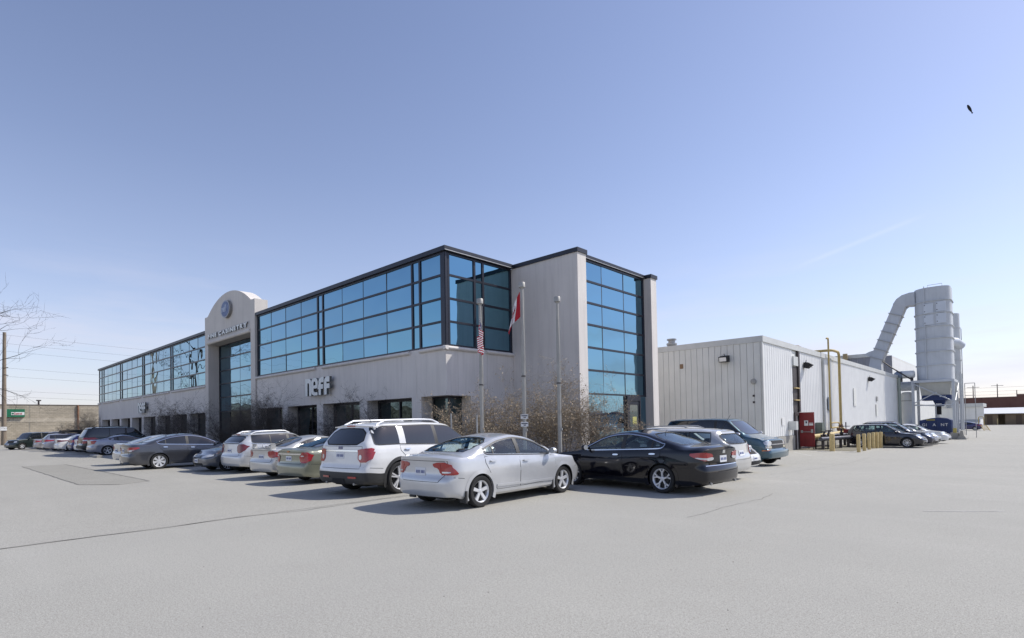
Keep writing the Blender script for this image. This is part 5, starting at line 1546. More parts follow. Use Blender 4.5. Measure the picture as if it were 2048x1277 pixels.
_WH = {}
def wheel_meshes(R, r, tw, style, mat):
    key = (round(R, 3), round(r, 3), tw, style, mat.name)
    if key in _WH: return _WH[key]
    n, kind = style
    h = tw/2
    ty = MB().lathe([(r*.97, -h*.8), (r, -h*.9), (r+.012, -h*.98), (R*.93, -h), (R*.985, -h*.82), (R, -h*.55), (R, h*.55), (R*.985, h*.82), (R*.93, h), (r+.012, h*.98), (r, h*.9), (r*.97, h*.8)], 32, 'y')
    for a in (-.4, 0, .4): ty.lathe([(R+.0005, h*a-.006), (R-.012, h*a), (R+.0005, h*a+.006)], 32, 'y')
    tm = ty.mesh('tyre', M_TYRE, 40)
    # outside face at +y
    g = MB().lathe([(r*.99, -h*.7), (r*.93, -h*.3), (r*.90, h*.62), (r*.955, h*.80), (r*1.0, h*.90), (r*1.0, h*.86)], 32, 'y')
    hubr = r*.22
    g.lathe([(hubr, h*.30), (hubr, h*.62), (hubr*.75, h*.68), (0, h*.68)], 16, 'y')
    for i in range(n):
        a = 2*pi*i/n+pi/2
        def sp(a0, a1, w0, w1, r0, r1):
            e0 = Vector((cos(a0), 0, sin(a0))); e1 = Vector((cos(a1), 0, sin(a1)))
            t0 = Vector((-sin(a0), 0, cos(a0))); t1 = Vector((-sin(a1), 0, cos(a1)))
            vs = []
            for (e, t, w, rr, yy) in ((e0, t0, w0, r0, h*.64), (e1, t1, w1, r1, h*.78)):
                for sg in (-1, 1):
                    vs.append(tuple(e*rr+t*(sg*w)+Vector((0, yy, 0)))); vs.append(tuple(e*rr+t*(sg*w*1.15)+Vector((0, yy-.03, 0))))
            g.add(vs, [(0, 2, 6, 4), (0, 4, 5, 1), (2, 3, 7, 6), (1, 5, 7, 3)])
        if kind == 'spoke': sp(a, a, r*.13, r*.16, hubr*.8, r*.95)
        elif kind == 'thin': sp(a, a, r*.06, r*.075, hubr*.8, r*.95)
        elif kind == 'wide': sp(a, a, r*.10, r*.24, hubr*.8, r*.95)
        elif kind == 'y':
            sp(a, a, r*.085, r*.075, hubr*.8, r*.60); sp(a+.02, a+.24, r*.065, r*.07, r*.56, r*.95); sp(a-.02, a-.24, r*.065, r*.07, r*.56, r*.95)
        elif kind == 'twin':
            sp(a+.10, a+.14, r*.055, r*.065, hubr*.8, r*.95); sp(a-.10, a-.14, r*.055, r*.065, hubr*.8, r*.95)
    for i in range(5):
        a = 2*pi*i/5+.3; g.lathe([(.013, h*.60), (.013, h*.69), (0, h*.69)], 6, 'y', (cos(a)*hubr*.62, 0, sin(a)*hubr*.62))
    rm = g.mesh('rim', mat, 35)
    hb = MB().lathe([(0, -h*.4), (r*.92, -h*.4), (r*.92, h*.05), (0, h*.05)], 20, 'y').lathe([(0, h*.2), (r*.60, h*.2), (r*.60, h*.05)], 20, 'y').mesh('wheel', pbr('dark_brake_hub', (.05, .05, .05), .6, .3), 40)  # dark grey hub and brake disc behind the spokes
    _WH[key] = (hb, tm, rm)
    return _WH[key]

def make_car(s, name, label, cat, pos, head, scale, body, group, rimmat=None, z=0.0):
    """s: a built Car. Creates the vehicle with all its parts."""
    s.build()
    t = thing(name, label, cat, (pos[0], pos[1], z), radians(head), group, scale)
    Lh, Wd, H, a = s.Lh, s.Wd, s.H, s.a
    def part(nm, mb, mats, parent=t, smooth=40):
        if not mb.v: return None
        return link(nm, mb.mesh(nm, mats, smooth, radial=nm in RADIAL), parent)
    suv = s.kind != 'sedan'
    # --- window outlines in side view (u = distance from the nose)
    bw = lambda d: float(s.belt(d))+.030
    tz = lambda d: float(s.topz(d))-s.soff
    us = np.arange(s.cowl-.1, Lh, .04)
    d0 = next(u for u in us if tz(u) > bw(u)+.035) + .10
    d1 = s.dlo_end or (Lh-.42 if suv else next(u for u in us[::-1] if tz(u) > bw(u)+.10)-.04)
    topl = [(u, tz(u)) for u in np.arange(d0, d1-.03, .07)]+[(d1-.06, tz(d1-.06))]
    dlo = [(d0-.05, bw(d0))]+topl+[(d1, bw(d1)+(.10 if not suv else .06)), (d1-.05, bw(d1)+.005)]+[(u, bw(u)) for u in np.arange(d1-.3, d0+.1, -.25)]
    dlo = chaikin(dlo, 2)
    if s.doors == 2: cuts = s.__dict__.get('cuts') or [d0+(d1-d0)*.47, d0+(d1-d0)*.86]
    else: cuts = s.__dict__.get('cuts') or [d0+(d1-d0)*.62]
    bp = .055
    xs_ = [d0-.3]+cuts+[d1+.3]
    panes = []
    cutw = s.__dict__.get('cutw') or [(bp, M_PLASTIC), (.018, M_PLASTIC)]
    cw_ = [0]+[c[0] for c in cutw[:len(cuts)]]+[0]
    for i, (u0, u1) in enumerate(zip(xs_, xs_[1:])):
        p = clip_u(dlo, u0+cw_[i], u1-cw_[i+1])
        if len(p) > 3: panes.append(p)
    # --- windscreen and rear window outlines
    yb = Wd/2*.94-.10; yt = Wd/2*.94-(H-.1-s.belt0)*s.tumble-.07
    wsd0, wsd1 = s.cowl+.10, s.rf-.02
    ws = chaikin([(wsd0, -yb*.93), (wsd0-.07, -yb*.5), (wsd0-.09, 0), (wsd0-.07, yb*.5), (wsd0, yb*.93), (wsd1-.02, yt), (wsd1-.06, yt*.5), (wsd1-.07, 0), (wsd1-.06, -yt*.5), (wsd1-.02, -yt)], 1)
    if suv:
        zr0 = float(s.belt1)+.02; zr1 = H-.17
        rw = ('rear', chaikin(s.__dict__.get('rwin') or [(-yb*.93, zr0), (-yb*.3, zr0-.01), (yb*.3, zr0-.01), (yb*.93, zr0), (yt+.03, zr1), (yt*.4, zr1+.01), (-yt*.4, zr1+.01), (-yt-.03, zr1)], 1))
    else:
        rd0, rd1 = s.rr+.04, s.ds-.05
        rw = ('top', chaikin([(rd0+.02, -yt), (rd0-.02, 0), (rd0+.02, yt), (rd1-.04, yb*.90), (rd1+.02, yb*.5), (rd1+.03, 0), (rd1+.02, -yb*.5), (rd1-.04, -yb*.90)], 1))
    # --- body shell with the openings taken out
    wheels_d = (s.fo, s.fo+s.wb); RA = s.tyre+s.arch; wz = s.tyre
    V = np.array(s.V); keep = []
    see = s.see
    dl_big = offset_poly(resample(dlo, .06), .008)
    for f in s.F:
        c = V[list(f)].mean(axis=0); d = a-c[0]
        if abs(c[1]) > Wd/2-.42 and c[2] < wz+RA and min((d-w)**2+(c[2]-wz)**2 for w in wheels_d) < (RA+.012)**2: continue
        if see:
            if c[2] > bw(d)-.03 and abs(c[1]) > .40 and pip(d, c[2], dl_big):
                p0, p1, p2 = V[f[0]], V[f[1]], V[f[2]]; nn = np.cross(p1-p0, p2-p0); nn /= np.linalg.norm(nn)+1e-9
                if abs(nn[1]) > .45: continue
            if pip(d, c[1], ws) and c[2] > s.cowlz+.01: continue
            if rw[0] == 'top':
                if pip(d, c[1], rw[1]) and c[2] > s.belt1-.1: continue
            elif d > Lh-.75 and pip(c[1], c[2], rw[1]): continue
        keep.append(f)
    used = sorted({i for f in keep for i in f}); mp_ = {v: i for i, v in enumerate(used)}
    g = MB(); g.v = [s.V[i] for i in used]; g.f = [tuple(mp_[i] for i in f) for f in keep]; cz_ = s.__dict__.get('cladz', -1); g.m = [1 if V[list(f)][:, 2].mean() < cz_ else 0 for f in keep]
    for side in (1, -1):                                # rolled wheel-arch lips
        for wd in wheels_d:
            A = [(wd+(RA+.0)*cos(q), wz+(RA+.0)*sin(q)) for q in np.linspace(radians(-24), radians(204), 34)]
            inn = [(wd+(p[0]-wd)*(1-.02/RA), wz+(p[1]-wz)*(1-.02/RA)) for p in A]; out = [(wd+(p[0]-wd)*(1+.06/RA), wz+(p[1]-wz)*(1+.06/RA)) for p in A]
            ra_, rb_ = [], []
            for pi_, po in zip(inn, out):
                h_, nn = s.hit('side', pi_[0], max(pi_[1], s.zb+.05), side); h2, n2 = s.hit('side', po[0], max(po[1], s.zb+.05), side)
                if h_ is None or h2 is None: continue
                ra_.append(Vector((a-pi_[0], h_.y+side*.010, pi_[1]))); rb_.append(Vector((h2.x, h2.y+side*.004, po[1])) )
            o = len(g.v); n_ = len(ra_)
            for p in ra_: g.v.append((p.x, p.y-side*.06, p.z))
            g.v += [tuple(p) for p in ra_]+[tuple(p) for p in rb_]
            am = 1 if s.__dict__.get('cladarch') else 0
            for k in range(2):
                for i in range(n_-1): g.f.append((o+k*n_+i, o+k*n_+i+1, o+(k+1)*n_+i+1, o+(k+1)*n_+i)); g.m.append(am)
    if see:
        for side in (1, -1): s.ring(g, 'side', dlo, -.012, .05, .004, side)
        s.ring(g, 'top', ws, -.012, .05, .004); s.ring(g, rw[0], rw[1], -.012, .05, .004)
    b = part('body', g, [body, M_PLASTIC], smooth=33)
    # --- dark wells, floor
    g = MB(); yi = Wd/2-.40
    for side in (1, -1):
        for wd in wheels_d:
            P = [(a-wd-(RA)*cos(q), wz+RA*sin(q)) for q in np.linspace(radians(-25), radians(205), 18)]
            o = len(g.v); n_ = len(P)
            for yy in (side*(Wd/2-.055), side*yi): g.v += [(x_, yy, z_) for x_, z_ in P]
            for i in range(n_-1): g.f.append((o+i, o+i+1, o+n_+i+1, o+n_+i)); g.m.append(0)
            g.f.append(tuple(range(o+n_, o+2*n_))); g.m.append(0)
    g.box(a-Lh+.35, a-.35, -Wd/2+.42, Wd/2-.42, s.zb-.02, s.zb+.25)
    part('underbody', g, M_UNDER)
    # --- glazing
    gmat = (GL_CLEAR if s.glass_clear else GL_TINT) if see else M_TINT
    for side in (1, -1):
        for i, p in enumerate(panes):
            part('side_window', s.patch(MB(), 'side', p, -.004 if see else .005, side, .10, rim=0 if see else .008), gmat if (s.glass_clear or i == 0 or not see) else GL_TINT)
        for i, u in enumerate(cuts):
            pm = MB()
            wth = cutw[i][0]
            q = clip_u(offset_poly(dlo, -.004 if cutw[i][1] != 'body' else .02), u-wth, u+wth)
            if len(q) > 2: s.patch(pm, 'side', q, .004, side, .12, rim=.012)
            part('door_pillar', pm, cutw[i][1] if cutw[i][1] != 'body' else body)
        wt = s.__dict__.get('wintrim')
        if s.detail > 1 or wt: part('window_trim', s.ring(MB(), 'side', dlo, -.004, .016, .008, side, .07, drop=.006), M_CHROME if wt == 'chrome' else M_PLASTIC)
    part('windscreen', s.patch(MB(), 'top', ws, -.004 if see else .005, 1, .12, rim=0 if see else .008), (GL_CLEAR if see else M_TINT))
    part('rear_window', s.patch(MB(), rw[0], rw[1], -.004 if see else .005, 1, .12, rim=0 if see else .008), (gmat if s.glass_clear or not see else GL_TINT))
    if s.detail > 1: part('window_trim', s.ring(s.ring(MB(), rw[0], rw[1], -.02, .006, .006, drop=.004), 'top', ws, -.02, .006, .006, drop=.004), M_BLACK)
    # --- cabin
    if see:
        fl = MB().box(a-min(d1+.25, Lh-.80), a-d0+.25, -Wd/2+.13, Wd/2-.13, s.zb+.05, s.belt0-.22)
        part('cabin_tub', fl, M_DARK)
        part('dashboard', MB().prism([(a-s.cowl-.15, .70), (a-s.cowl-.15, s.cowlz-.03), (a-s.cowl-.62, s.cowlz-.03), (a-s.cowl-.75, s.cowlz-.12), (a-s.cowl-.75, .70)], 'y', -Wd/2+.16, Wd/2-.16), M_DARK)
        sc_ = M_SEATL if s.__dict__.get('lightseat') else M_SEAT
        fr_x = a-(d0+(cuts[0]-d0)*.80); rr_x = a-min(d1-.05, cuts[0]+1.0)
        for x0, ys in ((fr_x, (-.37, .37)), (rr_x, (-.40, .40))):
            for y in ys:
                sm = MB().prism([(x0-.02, .60), (x0-.20, H-.50), (x0-.26, H-.50), (x0-.14, .55)], 'y', y-.24, y+.24)
                sm.lathe([(0, -.14), (.075, -.13), (.10, -.06), (.10, .06), (.075, .13), (0, .14)], 10, 'y', (x0-.235, y, H-.385))
                sm.box(x0-.25, x0-.22, y-.06, y+.06, H-.52, H-.40)
                part('seat', sm, sc_)
        if rw[0] == 'top': part('parcel_shelf', MB().box(a-s.ds+.0, rr_x-.2, -Wd/2+.2, Wd/2-.2, s.dz-.10, s.dz-.07), M_DARK)
        cx_ = a-s.cowl-.72
        part('steering_wheel', MB().tube([(cx_+.10*cos(q)-.06, .37+.18*sin(q)*1.0, s.cowlz-.02+.17*cos(q)) for q in np.linspace(0, 2*pi, 17)], .016, 6).tube([(cx_+.15, .37, s.cowlz-.12), (cx_-.05, .37, s.cowlz-.02)], .03, 6), M_BLACK)
        part('mirror_inside', MB().box(a-s.rf+.22, a-s.rf+.26, -.12, .12, H-.22, H-.15), M_BLACK)
    # --- wheels
    hb, tm, rm = wheel_meshes(s.tyre, s.rim, s.tw, s.wheelstyle, rimmat or M_ALLOY)
    for wd in wheels_d:
        for side in (1, -1):
            w = link('wheel', hb, t); w.location = (a-wd, side*(Wd/2-.025-s.tw/2), wz)
            if side < 0: w.rotation_euler = (0, 0, pi)
            link('tyre', tm, w); link('rim', rm, w)
    # --- doors, handles, mirrors
    sill = s.zb+.12
    if s.detail > 1 and s.doors:
        front = [(d0-.16, sill+.04), (d0-.20, .62), (d0-.20, bw(d0-.2)-.045), (cuts[0]-.004, bw(cuts[0])-.04), (cuts[0]-.004, sill)]
        dlist = [front]
        if s.doors == 2:
            de = min(d1-.02, s.fo+s.wb-.02); xr = s.fo+s.wb-RA-.075
            dlist.append([(cuts[0]+.010, sill), (cuts[0]+.010, bw(cuts[0])-.04), (de, bw(de)-.045), (de-.01, bw(de)-.16), (xr+.14, wz+RA*.72), (xr, wz+.02), (xr-.02, sill)])
        for side in (1, -1):
            for k, p in enumerate(dlist):
                dm = s.patch(MB(), 'side', p, .006, side, .11, rim=.013, rmi=1)
                s.ring(dm, 'side', p, .0, .009, .0015, side, .11, 1, .0)
                do = part('door', dm, [body, M_BLACK])
                he = (cuts[0]-.10 if k == 0 else min(d1, s.fo+s.wb)-.14)
                hz_ = bw(he)-.135
                hm = s.patch(MB(), 'side', chaikin([(he-.17, hz_-.018), (he, hz_-.012), (he, hz_+.022), (he-.17, hz_+.018)], 1), .040, side, .05, rim=.028)
                part('handle', hm, M_CHROME if s.__dict__.get('chromehandle') else body, do)
        if s.__dict__.get('sidemould'):
            z_ = s.sidemould
            for side in (1, -1):
                part('side_moulding', s.patch(MB(), 'side', [(s.fo+RA+.07, z_), (s.fo+s.wb-RA-.07, z_+.03), (s.fo+s.wb-RA-.07, z_+.075), (s.fo+RA+.07, z_+.045)], .020, side, .15, rim=.018), body)
    my = Wd/2+.02; md = d0-.02; mz = bw(d0)+.05
    for side in (1, -1):
        mm_ = MB(); k0 = len(mm_.v)
        for x_, w_, hh in ((.0, .085, .065), (.05, .095, .075), (.11, .075, .055), (.15, .03, .02)):
            for q in range(10):
                an = 2*pi*q/10
                mm_.v.append((a-md-.08+x_, side*(my+.06+w_*cos(an)), mz+.02+hh*sin(an)))
        for r_ in range(3):
            for q in range(10): mm_.f.append((r_*10+q, r_*10+(q+1) % 10, r_*10+10+(q+1) % 10, r_*10+10+q)); mm_.m.append(0)
        mm_.f.append(tuple(range(10))); mm_.m.append(1); mm_.f.append(tuple(range(30, 40))); mm_.m.append(0)
        mm_.box(a-md-.06, a-md+.0, side*(my-.13), side*(my-.0), mz-.03, mz+.01, 0)
        part('side_mirror', mm_, [s.__dict__.get('mirmat') or body, M_LENS])
    # --- lamps. side outlines are (distance from tail, z) / rear outlines (y, z) on the +y half
    if s.__dict__.get('tail_s') or s.__dict__.get('tail_r'):
        for side in (1, -1):
            tm_ = MB()
            if s.__dict__.get('tail_s'): s.patch(tm_, 'side', chaikin([(Lh-u, v) for u, v in s.tail_s], 1), .020, side, .04, rim=.03)
            if s.__dict__.get('tail_r'): s.patch(tm_, 'rear', chaikin([(side*u, v) for u, v in s.tail_r], 1), .020, 1, .04, rim=.03)
            tl_ = part('tail_lamp', tm_, s.__dict__.get('tailmat') or M_TAIL)
            rv = MB()
            if s.__dict__.get('tail_rw'): s.patch(rv, 'rear', chaikin([(side*u, v) for u, v in s.tail_rw], 1), .028, 1, .04)
            if s.__dict__.get('tail_sw'): s.patch(rv, 'side', chaikin([(Lh-u, v) for u, v in s.tail_sw], 1), .028, side, .04)
            if tl_: part('lens', rv, M_LENS, tl_)
    if s.__dict__.get('head_f') or s.__dict__.get('head_s'):
        for side in (1, -1):
            hm = MB()
            if s.__dict__.get('head_s'): s.patch(hm, 'side', chaikin(s.head_s, 1), .016, side, .04, rim=.025)
            if s.__dict__.get('head_f'): s.patch(hm, 'front', chaikin([(side*u, v) for u, v in s.head_f], 1), .016, 1, .04, rim=.025)
            hl = part('headlamp', hm, M_LENS)
            if s.__dict__.get('amber_s') and hl: part('indicator', s.patch(MB(), 'side', s.amber_s, .024, side, .05), M_AMBER, hl)
            if s.__dict__.get('amber_f') and hl: part('indicator', s.patch(MB(), 'front', [(side*u, v) for u, v in s.amber_f], .024, 1, .05), M_AMBER, hl)
    for nm, proj, poly, off, mat in s.__dict__.get('extra', []):
        if proj == 'side':
            for side in (1, -1): part(nm, s.patch(MB(), 'side', [(Lh-u, v) for u, v in poly], off, side, .08), body if mat == 'body' else mat)
        else: part(nm, s.patch(MB(), proj, poly, off, 1, .08), body if mat == 'body' else mat)
    if s.detail > 1:                                     # bumper joints
        zj = .62 if not suv else .66
        sm_ = MB()
        xa = Lh-s.fo-s.wb-RA-.08
        for side in (1, -1):
            s.patch(sm_, 'side', [(Lh-.10, zj+.02), (Lh-xa, zj-.02), (Lh-xa, zj-.011), (Lh-.10, zj+.029)], .003, side, .12, rim=0)
            s.patch(sm_, 'side', [(s.fo-RA-.07, zj-.03), (.22, zj+.02), (.22, zj+.029), (s.fo-RA-.07, zj-.021)], .003, side, .12, rim=0)
        part('bumper_joint', sm_, M_BLACK)
    if s.__dict__.get('lid'):
        part('boot_lid' if not suv else 'tailgate', s.ring(s.patch(MB(), 'rear', s.lid, .006, 1, .045, rim=.012, rmi=1), 'rear', s.lid, 0, .009, .0015, 1, .06, 1, 0), [body, M_BLACK])
    for pr_, key in (('rear', 'plate'), ('front', 'fplate')):
        if s.__dict__.get(key):
            y, z_ = s.__dict__[key]; 
            pl2 = part('licence_plate', s.patch(MB(), pr_, [(y-.152, z_-.076), (y+.152, z_-.076), (y+.152, z_+.076), (y-.152, z_+.076)], .016, 1, .08, rim=.012), M_PLATE)
            pt = MB()
            for k, u in enumerate((-.115, -.075, -.035, .025, .065, .105)): s.patch(pt, pr_, [(y+u-.012, z_-.03), (y+u+.012, z_-.03), (y+u+.012, z_+.028), (y+u-.012, z_+.028)], .019, 1, .08, rim=0)
            if pl2: part('print', pt, M_PLATETXT, pl2)
    if s.__dict__.get('rails'):
        for side in (1, -1):
            x0, x1, yr, hr_ = s.rails
            pts = []
            for q in np.linspace(0, 1, 9):
                d = x0+(x1-x0)*q; l, nn = s.hit('top', d, side*yr); pts.append((l.x, l.y, l.z+(hr_ if 0 < q < 1 else .0)))
            part('roof_rail', MB().tube(pts, .022, 8), s.__dict__.get('railmat') or M_GALV)
    if s.__dict__.get('spoiler') == 'wing':
        zz = s.dz+.13; x0 = a-Lh+.10
        wg = MB().prism([(x0, zz), (x0+.04, zz+.025), (x0+.16, zz+.02), (x0+.20, zz-.01), (x0+.05, zz-.015)], 'y', -Wd/2+.22, Wd/2-.22)
        for y in (-Wd/2+.26, Wd/2-.26): wg.prism([(x0+.03, s.dz-.05), (x0+.19, s.dz-.03), (x0+.19, zz), (x0+.04, zz)], 'y', y-.03, y+.03)
        part('spoiler', wg, body)
    if s.__dict__.get('spoiler') == 'roof':
        l, nn = s.hit('top', Lh-.50, 0)
        x0 = l.x-.0; zz = l.z-.01
        sp_ = MB()
        for k, (y0, y1) in enumerate(((-yt-.05, -yt*.5), (-yt*.5, 0), (0, yt*.5), (yt*.5, yt+.05))):
            m0, m1 = abs(y0)/(yt+.05), abs(y1)/(yt+.05)
            vs = []
            for yy, mm in ((y0, m0), (y1, m1)):
                dx = .07*mm*mm; dz = -.035*mm*mm
                vs += [(x0-.10+dx, yy, zz-.045+dz), (x0-.11+dx, yy, zz-.02+dz), (x0+.25, yy, zz+.022+dz), (x0+.25, yy, zz-.05+dz)]
            sp_.add(vs, [(0, 1, 5, 4), (1, 2, 6, 5), (2, 3, 7, 6), (3, 0, 4, 7), (0, 3, 2, 1), (4, 5, 6, 7)])
        part('spoiler', sp_, body)
        part('brake_lamp', MB().box(x0-.118, x0-.09, -.14, .14, zz-.050, zz-.026), M_TAIL)
    if s.__dict__.get('exhaust'):
        for y in s.exhaust: part('exhaust_pipe', MB().tube([(a-Lh+.05, y, s.zb+.06), (a-Lh+.30, y, s.zb+.08)], .030, 10), M_GALV)
    if s.__dict__.get('antenna'):
        d, y, ln = s.antenna; l, nn = s.hit('top', d, y)
        part('antenna', MB().tube([tuple(l), (l.x-ln*.55, l.y, l.z+ln*.8)], [.008, .004], 5), M_BLACK)
    if s.__dict__.get('mudflap'):
        for wd in wheels_d:
            for side in (1, -1): part('mud_flap', MB().box(a-wd-RA-.06, a-wd-RA-.02, side*(Wd/2-.20), side*(Wd/2-.015), .13, .36), M_PLASTIC)
    if s.__dict__.get('wiper'):
        part('wiper', MB().tube([(a-Lh+.20, 0, s.belt1+.05), (a-Lh+.28, .32, s.belt1+.10)], .012, 5), M_BLACK)
    if s.__dict__.get('roofbox'):
        d0_, d1_ = s.roofbox; pr2 = [(a-d1_, H+.06), (a-d1_+.15, H+.26), (a-d0_-.5, H+.28), (a-d0_, H+.10), (a-d0_-.1, H+.05)]
        part('roof_box', MB().prism(pr2, 'y', -.38, .38).box(a-d1_+.3, a-d1_+.36, -.6, .6, H-.08, H+.07).box(a-d0_-.46, a-d0_-.40, -.6, .6, H-.08, H+.07), M_BLACK)
    return t

# ------------------------------------------------------------------ the cars in the photograph
P_SILVER = paint('silver', (.60, .61, .625), .35, .28)
P_SILVER2 = paint('warm_silver', (.60, .595, .575), .35, .3)
P_WHITE = paint('white', (.80, .80, .79), .0, .35)
P_BLACK = paint('black', (.004, .004, .008), .0, .10, .0)
P_DGREY = paint('dark_grey', (.085, .088, .10), .55, .28)
P_BGREY = paint('blue_grey', (.115, .125, .15), .55, .28)
P_GREEN = paint('sage_green', (.27, .28, .215), .5, .32)
P_TEAL = paint('blue_green', (.05, .115, .155), .45, .28)
P_NAVY = paint('navy', (.018, .022, .05), .35, .22)
P_LGREY = paint('light_bluegrey', (.33, .34, .40), .55, .28)
P_DGREEN = paint('dark_green', (.022, .032, .03), .3, .28)
P_TAN = paint('champagne', (.36, .32, .285), .5, .3)
P_PINKS = paint('pale_silver', (.42, .40, .41), .5, .3)
P_DBLUE = paint('royal_blue', (.025, .025, .12), .4, .25)
P_PURPLE = paint('dark_plum', (.02, .02, .028), .3, .22)
GF = 'cars parked along the office front'; GE = 'cars parked before the tower'; GW = 'cars parked along the warehouse'
SD_TAIL = dict(tail_s=[(.0, .93), (.10, .93), (.30, .72), (.28, .68), (.0, .68)], tail_r=[(.36, .91), (.74, .93), (.80, .69), (.55, .69), (.50, .80), (.36, .83)], tail_sw=[(.05, .715), (.17, .715), (.17, .745), (.05, .745)])

make_car(Car(Lh=4.49, Wd=1.752, H=1.435, wb=2.70, fo=.91, nose=.66, hood=.84, cowl=1.06, cowlz=.96, rf=2.05, peak=2.5, rr=3.02, ds=3.92, dz=1.055, belt0=.90, belt1=1.0, see=True, tyre=.315, rim=.215,
    cuts=[2.45, 3.22], dlo_end=3.50, bodypillar=False, plate=(0, .73), lid=[(-.70, .935), (.70, .935), (.66, .70), (.52, .55), (-.52, .55), (-.66, .70)], mudflap=True, sidemould=.34, wheelstyle=(5, 'spoke'), **SD_TAIL),
    'parked_car', 'silver four-door sedan parked nearest, in front of the flagpoles', 'car', (-8.51, 8.62), 91.5, .976, P_SILVER, GE)
make_car(Car(Lh=4.92, Wd=1.84, H=1.47, wb=2.79, fo=1.0, nose=.68, hood=.87, cowl=1.18, cowlz=.98, rf=2.2, peak=2.75, rr=3.30, ds=4.25, dz=1.10, belt0=.92, belt1=1.02, see=True, tyre=.335, rim=.243, tw=.225, wintrim='chrome',
    cuts=[2.68, 3.52], dlo_end=3.86, plate=(0, .80), lid=[(-.66, .985), (.66, .985), (.56, .68), (-.56, .68)], wheelstyle=(5, 'y'), chromehandle=True, exhaust=(-.55, .55), antenna=(3.35, 0, .1), fa=.70,
    tail_s=[(0, .95), (.15, .97), (.46, .93), (.20, .80), (0, .76)], tail_r=[(.40, .93), (.78, .96), (.82, .78), (.52, .77)], tail_rw=[(.42, .79), (.66, .77), (.66, .84), (.42, .86)], tail_sw=[(.02, .77), (.22, .82), (.30, .86), (.02, .83)],
    extra=[('badge', 'rear', [(-.06, .93), (.06, .93), (.05, 1.0), (-.05, 1.0)], .02, M_CHROME), ('bumper_trim', 'rear', [(-.70, .655), (.70, .655), (.70, .67), (-.70, .67)], .012, M_CHROME)]),
    'parked_car', 'glossy black sedan parked nose-in behind the silver sedan', 'car', (-7.11, 12.04), 174.5, .939, P_BLACK, GE)
make_car(Car(kind='suv', Lh=5.0, Wd=2.0, H=1.74, wb=2.86, fo=1.06, nose=.82, hood=1.06, cowl=1.2, cowlz=1.15, rf=2.05, peak=2.9, rr=4.2, belt0=1.08, belt1=1.17, zb=.24, tumble=.33, tyre=.39, rim=.285, tw=.25, cladarch=1, cladz=.55,
    cuts=[2.66, 3.80], cutw=[(.06, M_PLASTIC), (.10, 'body')], dlo_end=4.64, ra=.86, rwin=[(-.73, 1.20), (0, 1.19), (.73, 1.20), (.58, 1.56), (0, 1.59), (-.58, 1.56)], plate=(0, .95), lid=[(-.72, 1.16), (.72, 1.16), (.70, .66), (-.70, .66)], wheelstyle=(5, 'twin'), chromehandle=True, spoiler='roof', rails=(2.25, 4.35, .60, .075), railmat=M_ALLOY, antenna=(4.0, 0, .4), exhaust=(-.52, .52), mirmat=M_PLASTIC,
    tail_s=[(0, 1.10), (.36, 1.13), (.30, 1.02), (.14, .99), (.08, .82), (0, .80)], tail_r=[(.62, 1.10), (.93, 1.11), (.93, .80), (.62, .80)], tail_rw=[(.66, .86), (.74, .86), (.74, .97), (.66, .97)],
    extra=[('chrome_bar', 'rear', [(-.68, 1.045), (.68, 1.045), (.68, 1.075), (-.68, 1.075)], .016, M_CHROME), ('badge', 'rear', [(-.075, 1.10), (.075, 1.10), (.075, 1.155), (-.075, 1.155)], .014, P_DBLUE), ('reflector', 'rear', [(-.62, .43), (-.36, .43), (-.36, .475), (-.62, .475)], .016, M_TAIL), ('reflector', 'rear', [(.36, .43), (.62, .43), (.62, .475), (.36, .475)], .016, M_TAIL), ('hitch_cover', 'rear', [(-.22, .30), (.22, .30), (.22, .42), (-.22, .42)], .016, M_DARK)]),
    'parked_car', 'white four-wheel-drive wagon with roof rails and black lower bumper', 'car', (-11.80, 8.95), 96.1, .974, P_WHITE, GF)
make_car(Car(Lh=4.78, Wd=1.776, H=1.46, wb=2.70, fo=.97, nose=.68, hood=.88, cowl=1.2, cowlz=.99, rf=2.15, peak=2.7, rr=3.25, ds=4.12, dz=1.10, belt0=.92, belt1=1.02, tyre=.32, rim=.21, detail=2, plate=(0, .80), fa=.76, ra=.84, cuts=[2.65, 3.45],
    lid=[(-.70, 1.0), (.70, 1.0), (.58, .64), (-.58, .64)], wheelstyle=(7, 'thin'), tail_s=[(0, .97), (.12, .96), (.30, .86), (.24, .72), (0, .66)], tail_r=[(.60, 1.0), (.84, .98), (.84, .66), (.56, .66)], tail_rw=[(.60, .86), (.72, .86), (.72, .90), (.60, .90)],
    extra=[('chrome_bar', 'rear', [(-.62, .915), (.62, .915), (.62, .955), (-.62, .955)], .02, M_CHROME), ('badge', 'rear', [(-.06, .985), (.06, .985), (.06, 1.03), (-.06, 1.03)], .02, M_AMBER)]),
    'parked_car', 'sage green sedan with a chrome strip between its tail lamps', 'car', (-15.35, 9.2), 96, .90, P_GREEN, GF)
make_car(Car(Lh=4.45, Wd=1.72, H=1.44, wb=2.62, fo=.88, nose=.66, hood=.86, cowl=1.1, cowlz=.97, rf=2.0, peak=2.5, rr=3.0, ds=3.85, dz=1.05, belt0=.90, belt1=1.0, tyre=.305, rim=.20, spoiler='wing', plate=(-.12, .75), ra=.84, wheelstyle=(6, 'spoke'),
    lid=[(-.70, .96), (.70, .96), (.66, .58), (-.66, .58)], tail_s=[(0, .96), (.10, .95), (.25, .74), (0, .72)], tail_r=[(.48, .95), (.80, .95), (.82, .72), (.52, .74)]),
    'parked_car', 'silver sedan with a raised boot-lid wing beside the green sedan', 'car', (-17.6, 9.2), 95.5, .92, P_SILVER2, GF)
